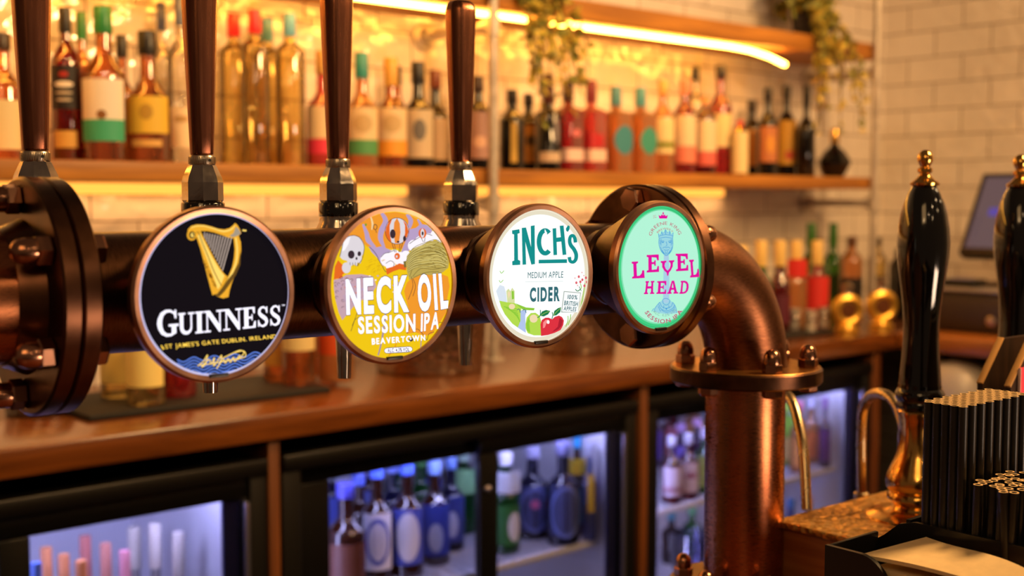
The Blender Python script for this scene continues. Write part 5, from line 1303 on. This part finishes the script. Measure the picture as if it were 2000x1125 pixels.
def spline(P, n=10):
    P = [Vector(p) for p in P]; out = []
    for i in range(len(P) - 1):
        p0, p1, p2, p3 = P[max(i - 1, 0)], P[i], P[i + 1], P[min(i + 2, len(P) - 1)]
        for k in range(n):
            u = k / n
            out.append(.5 * (2 * p1 + (p2 - p0) * u + (2 * p0 - 5 * p1 + 4 * p2 - p3) * u * u + (3 * p1 - p0 - 3 * p2 + p3) * u ** 3))
    return out + [P[-1]]
M_SPOUT = plain('aged_brass_spout', '#cbb48c', .25, 1, noise=.15, nscale=30)
def spout(dx, dy, lb):
    t = thing('swan_neck_spout', lb, 'spout', (1.196 + dx, .75 + dy, 1.05), False, 'curved brass swan-neck spouts')
    raw = [((1774, 960), .757), ((1765, 900), .772), ((1755, 845), .785), ((1742, 800), .80), ((1726, 778), .815), ((1705, 770), .836), ((1686, 778), .858), ((1674, 803), .874), ((1671, 850), .88), ((1671, 910), .88), ((1671, 985), .88)]
    P = [fY(x, y, Y) - Vector((1.196, .75, 1.05)) for (x, y), Y in raw]
    P[0] = Vector((P[0].x, max(P[0].y, .004), 0)); 
    pts = spline(P)
    G().tube(pts, .0062, M_SPOUT, 16).build('pipe', t)
    e = pts[-1]
    G().lathe([(.0085, -.004), (.0095, 0), (.0095, .012), (.007, .014)], M_SPOUT, 20, M=T(e.x, e.y, e.z)).build('end_collar', t)
spout(0.012, 0, 'curved brass spout rising behind the black hand pump')
spout(-.070, .085, 'curved brass spout half hidden behind the copper column')
spout(.150, .03, 'curved brass spout peeping over the black straws')

# ------------------------------------------------------------------ bar caddy with straws and napkins
CA = (.815, .36, BT)
cd = thing('bar_caddy', 'black plastic bar caddy holding straws and paper napkins', 'caddy', CA)
def cad(g, name, smooth=35, label=None): return wg(g, CA, name, cd, smooth, label)
X0, X1, X2 = .815, .884, 1.02
Y0, Y1 = .30, .585
ZT, ZS = 1.124, 1.138
cad(G().box(X0, X2, Y0, Y1, BT, BT + .008, M_BLACKSATIN, .002), 'floor_plate')
# front panel with its scooped cut-out
def scoop():
    top = []
    for u in range(0, 13):
        a = PI / 2 * u / 12
        top.append((Y1 - .032 - .030 * math.sin(a) , ZT - .034 * (1 - math.cos(a))))
    mid = [(Y1 - .066, ZT - .05), (Y1 - .074, ZT - .06), (Y1 - .12, ZT - .062), (Y1 - .130, ZT - .05)]
    hump = [(Y1 - .145, ZT - .022), (Y1 - .158, ZT - .012), (Y1 - .175, ZT - .010), (Y1 - .192, ZT - .014), (Y1 - .205, ZT - .03), (Y1 - .225, ZT - .05), (Y0, ZT - .05)]
    return [(Y1, BT), (Y1, ZT)] + top + mid + hump + [(Y0, BT)]
cad(G().prism(scoop(), X0, X0 + .004, M_BLACKSATIN, 'yz'), 'front_panel', 30)
cad(G().box(X0 + .004, X1, Y1 - .004, Y1, BT + .008, ZT, M_BLACKSATIN, .001), 'end_panel')
cad(G().box(X0 + .004, X1, Y0, Y0 + .004, BT + .008, ZT - .05, M_BLACKSATIN, .001), 'end_panel')
cad(G().prism([(Y0, BT + .008), (Y0, ZS), (.548, ZS), (.562, ZS - .004), (.576, ZS - .016), (Y1, ZS - .022), (Y1, BT + .008)], X1, X1 + .004, M_BLACKSATIN, 'yz'), 'divider', 30)
cad(G().prism([(Y0, BT + .008), (Y0, ZS), (.552, ZS), (Y1, ZS - .02), (Y1, BT + .008)], X2 - .004, X2, M_BLACKSATIN, 'yz').box(X1 + .004, X2 - .004, .554, .558, BT + .008, ZS, M_BLACKSATIN).box(X1 + .004, X2 - .004, Y0, Y0 + .004, BT + .008, ZS, M_BLACKSATIN), 'back_panel')
# straws
M_STRAW = plain('black_straw', '#191512', .35)
M_STRAWE = plain('tan_straw_end', '#c8a878', .7)  # cut ends tan against the black tubes
SR = .0037
def straw_mesh(h):
    g = G(); n = 12
    V = []
    for r, z in ((SR, 0), (SR, h), (SR * .62, h), (SR * .62, h - .012), (SR * .62, .0)):
        for i in range(n): V.append((r * math.cos(2 * PI * i / n), r * math.sin(2 * PI * i / n), z))
    fb_, fe, fi = [], [], []
    for i in range(n):
        j = (i + 1) % n
        fb_.append((i, j, n + j, n + i)); fe.append((n + i, n + j, 2 * n + j, 2 * n + i)); fi.append((2 * n + i, 2 * n + j, 3 * n + j, 3 * n + i)); fi.append((3 * n + i, 3 * n + j, 4 * n + j, 4 * n + i))
    g.add(V, fb_ + fi, M_STRAW); g.add([V[k] for k in range(n, 3 * n)], [(i, (i + 1) % n, n + (i + 1) % n, n + i) for i in range(n)], M_STRAWE)
    return g.mesh('straw', 40)
rs = random.Random(4)
HT = 1.2375 - (BT + .0085)
mt = straw_mesh(HT); HS = 1.178 - (BT + .0085); ms = straw_mesh(HS)
def straw(me, x, y, z, lean, lb, grp):
    o = bpy.data.objects.new('drinking_straw', me); COL.objects.link(o)
    o.location = (x, y, z); o.rotation_euler = (lean[0], lean[1], rs.uniform(0, 6))
    tag(o, lb, 'straw', grp)
pitch = SR * 2 + .0002
xa, ya = X1 + .004 + SR + .0005, .5085 + SR
for i in range(16):
    for j in range(6 if i % 2 == 0 else 5):
        x = xa + i * pitch * .88; y = ya + j * pitch + (pitch / 2 if i % 2 else 0)
        if x > X2 - .004 - SR or y > .553 - SR: continue
        straw(mt, x, y, BT + .0083 + rs.uniform(0, .0035) * 0, (0, 0), 'tall black drinking straw with a tan end, packed in the back of the caddy', 'tall straws in the caddy')
for i in range(9):
    for j in range(6):
        x = xa + i * pitch * 1.02; y = .5085 - SR - .0006 - j * pitch * 1.16 - (i % 2) * .0008
        straw(ms, x, y - .004 , BT + .0083, (R(1.2 + .5 * j), 0), 'short black drinking straw leaning in front of the tall straws', 'short straws in the caddy')
# napkins
M_NAP = plain('kraft_napkin', '#e3c592', .9, noise=.06, nscale=120)
M_NAP_SHADE = plain('kraft_napkin_shaded', '#c9ab80', .9, noise=.06, nscale=120)  # same paper, colour darkened to stand for shadow
def napkin(q, z0, z1, th, mat, lb, bend=.0, k=0):
    (xa, y0), (xb01, y01), (xb11, y11), (xb10, y10) = q
    g = G(); nx_, ny_ = 8, 14; V = []; F_ = []
    for s in (0, 1):
        for i in range(nx_ + 1):
            for j in range(ny_ + 1):
                u, v = i / nx_, j / ny_
                x = (xa * (1 - v) + xb01 * v) * (1 - u) + (xb10 * (1 - v) + xb11 * v) * u; y = (y0 * (1 - v) + y01 * v) * (1 - u) + (y10 * (1 - v) + y11 * v) * u
                z = z0 + (z1 - z0) * u + bend * math.sin(PI * v) + .002 * math.sin(5 * v + k) * u + s * th
                V.append((x - xa, y - y0, z - z0))
    N1 = (nx_ + 1) * (ny_ + 1)
    for s in (0, 1):
        for i in range(nx_):
            for j in range(ny_):
                q = [s * N1 + i * (ny_ + 1) + j, s * N1 + (i + 1) * (ny_ + 1) + j, s * N1 + (i + 1) * (ny_ + 1) + j + 1, s * N1 + i * (ny_ + 1) + j + 1]
                F_.append(q if s else q[::-1])
    rim = [i * (ny_ + 1) for i in range(nx_ + 1)] + [nx_ * (ny_ + 1) + j for j in range(1, ny_ + 1)] + [i * (ny_ + 1) + ny_ for i in range(nx_ - 1, -1, -1)] + [j for j in range(ny_ - 1, 0, -1)]
    for a_, b_ in zip(rim, rim[1:] + rim[:1]): F_.append((a_, b_, N1 + b_, N1 + a_))
    o = g.add(V, F_, mat).build('paper_napkin')
    o.location = (xa, y0, z0); tag(o, lb, 'napkin', 'paper napkins in the caddy')
napkin(((.822, .309), (.822, .545), (.880, .545), (.880, .309)), .9785, .9785, .1355, M_NAP, 'folded stack base of kraft napkins low in the caddy')
napkin(((.832, .312), (.832, .47), (.879, .52), (.879, .312)), 1.1148, 1.1162, .0028, M_NAP_SHADE, 'kraft napkin with painted-in shadow behind the lighter one', .002, 2)
napkin(((.822, .43), (.822, .556), (.879, .534), (.848, .43)), 1.1184, 1.1275, .003, M_NAP, 'pale kraft napkin lying on top in the caddy', .003, 1)

# dark wooden menu rack with a pink card
RK = (1.17, .60, BT)
mr = thing('menu_rack', 'dark wooden menu rack with sloped sides behind the straws', 'menu rack', RK)
def rk(g, name, label=None, sm=30): return wg(g, RK, name, mr, sm, label)
prof = [(1.165, BT), (1.165, 1.213), (1.205, 1.257), (1.30, 1.257), (1.30, BT)]
M_EDGE = plain('pale_wood_edge', '#b88a50', .5)
for y in (.648, .618):
    g = G().prism(prof, y, y + .006, M_DARKWOOD, 'xz')
    o = rk(g, 'side_panel')
    Ms = T(1.165, y - .0005, 1.213) @ Matrix.Rotation(-math.atan2(.044, .04), 4, 'Y')
    gg = G().box(0, .0595, 0, .007, 0, .0025, M_EDGE, .0006, M=Ms); wg(gg, RK, 'sloped_edge', o, 30, 'pale sloped edge')
rk(G().box(1.285, 1.30, .6245, .6475, BT, 1.24, M_DARKWOOD, .001), 'back_panel')
for z in (1.0, 1.12, 1.19): rk(G().box(1.175, 1.285, .6245, .6475, z, z + .006, M_DARKWOOD, .001), 'rack_shelf')
pc = G().box(0, .12, 0, .0025, 0, .262, plain('pink_card', '#e0405c', .5)).build('menu_card', smooth=0)
pc.location = (1.178, .6145, BT); tag(pc, 'pink menu card standing at the side of the dark rack', 'menu card')
G().box(-.0006, .0, -.0002, .0027, 0, .262, plain('card_edge', '#f4d8d4', .6)).build('card_edge', pc, 0, 'white paper edge')
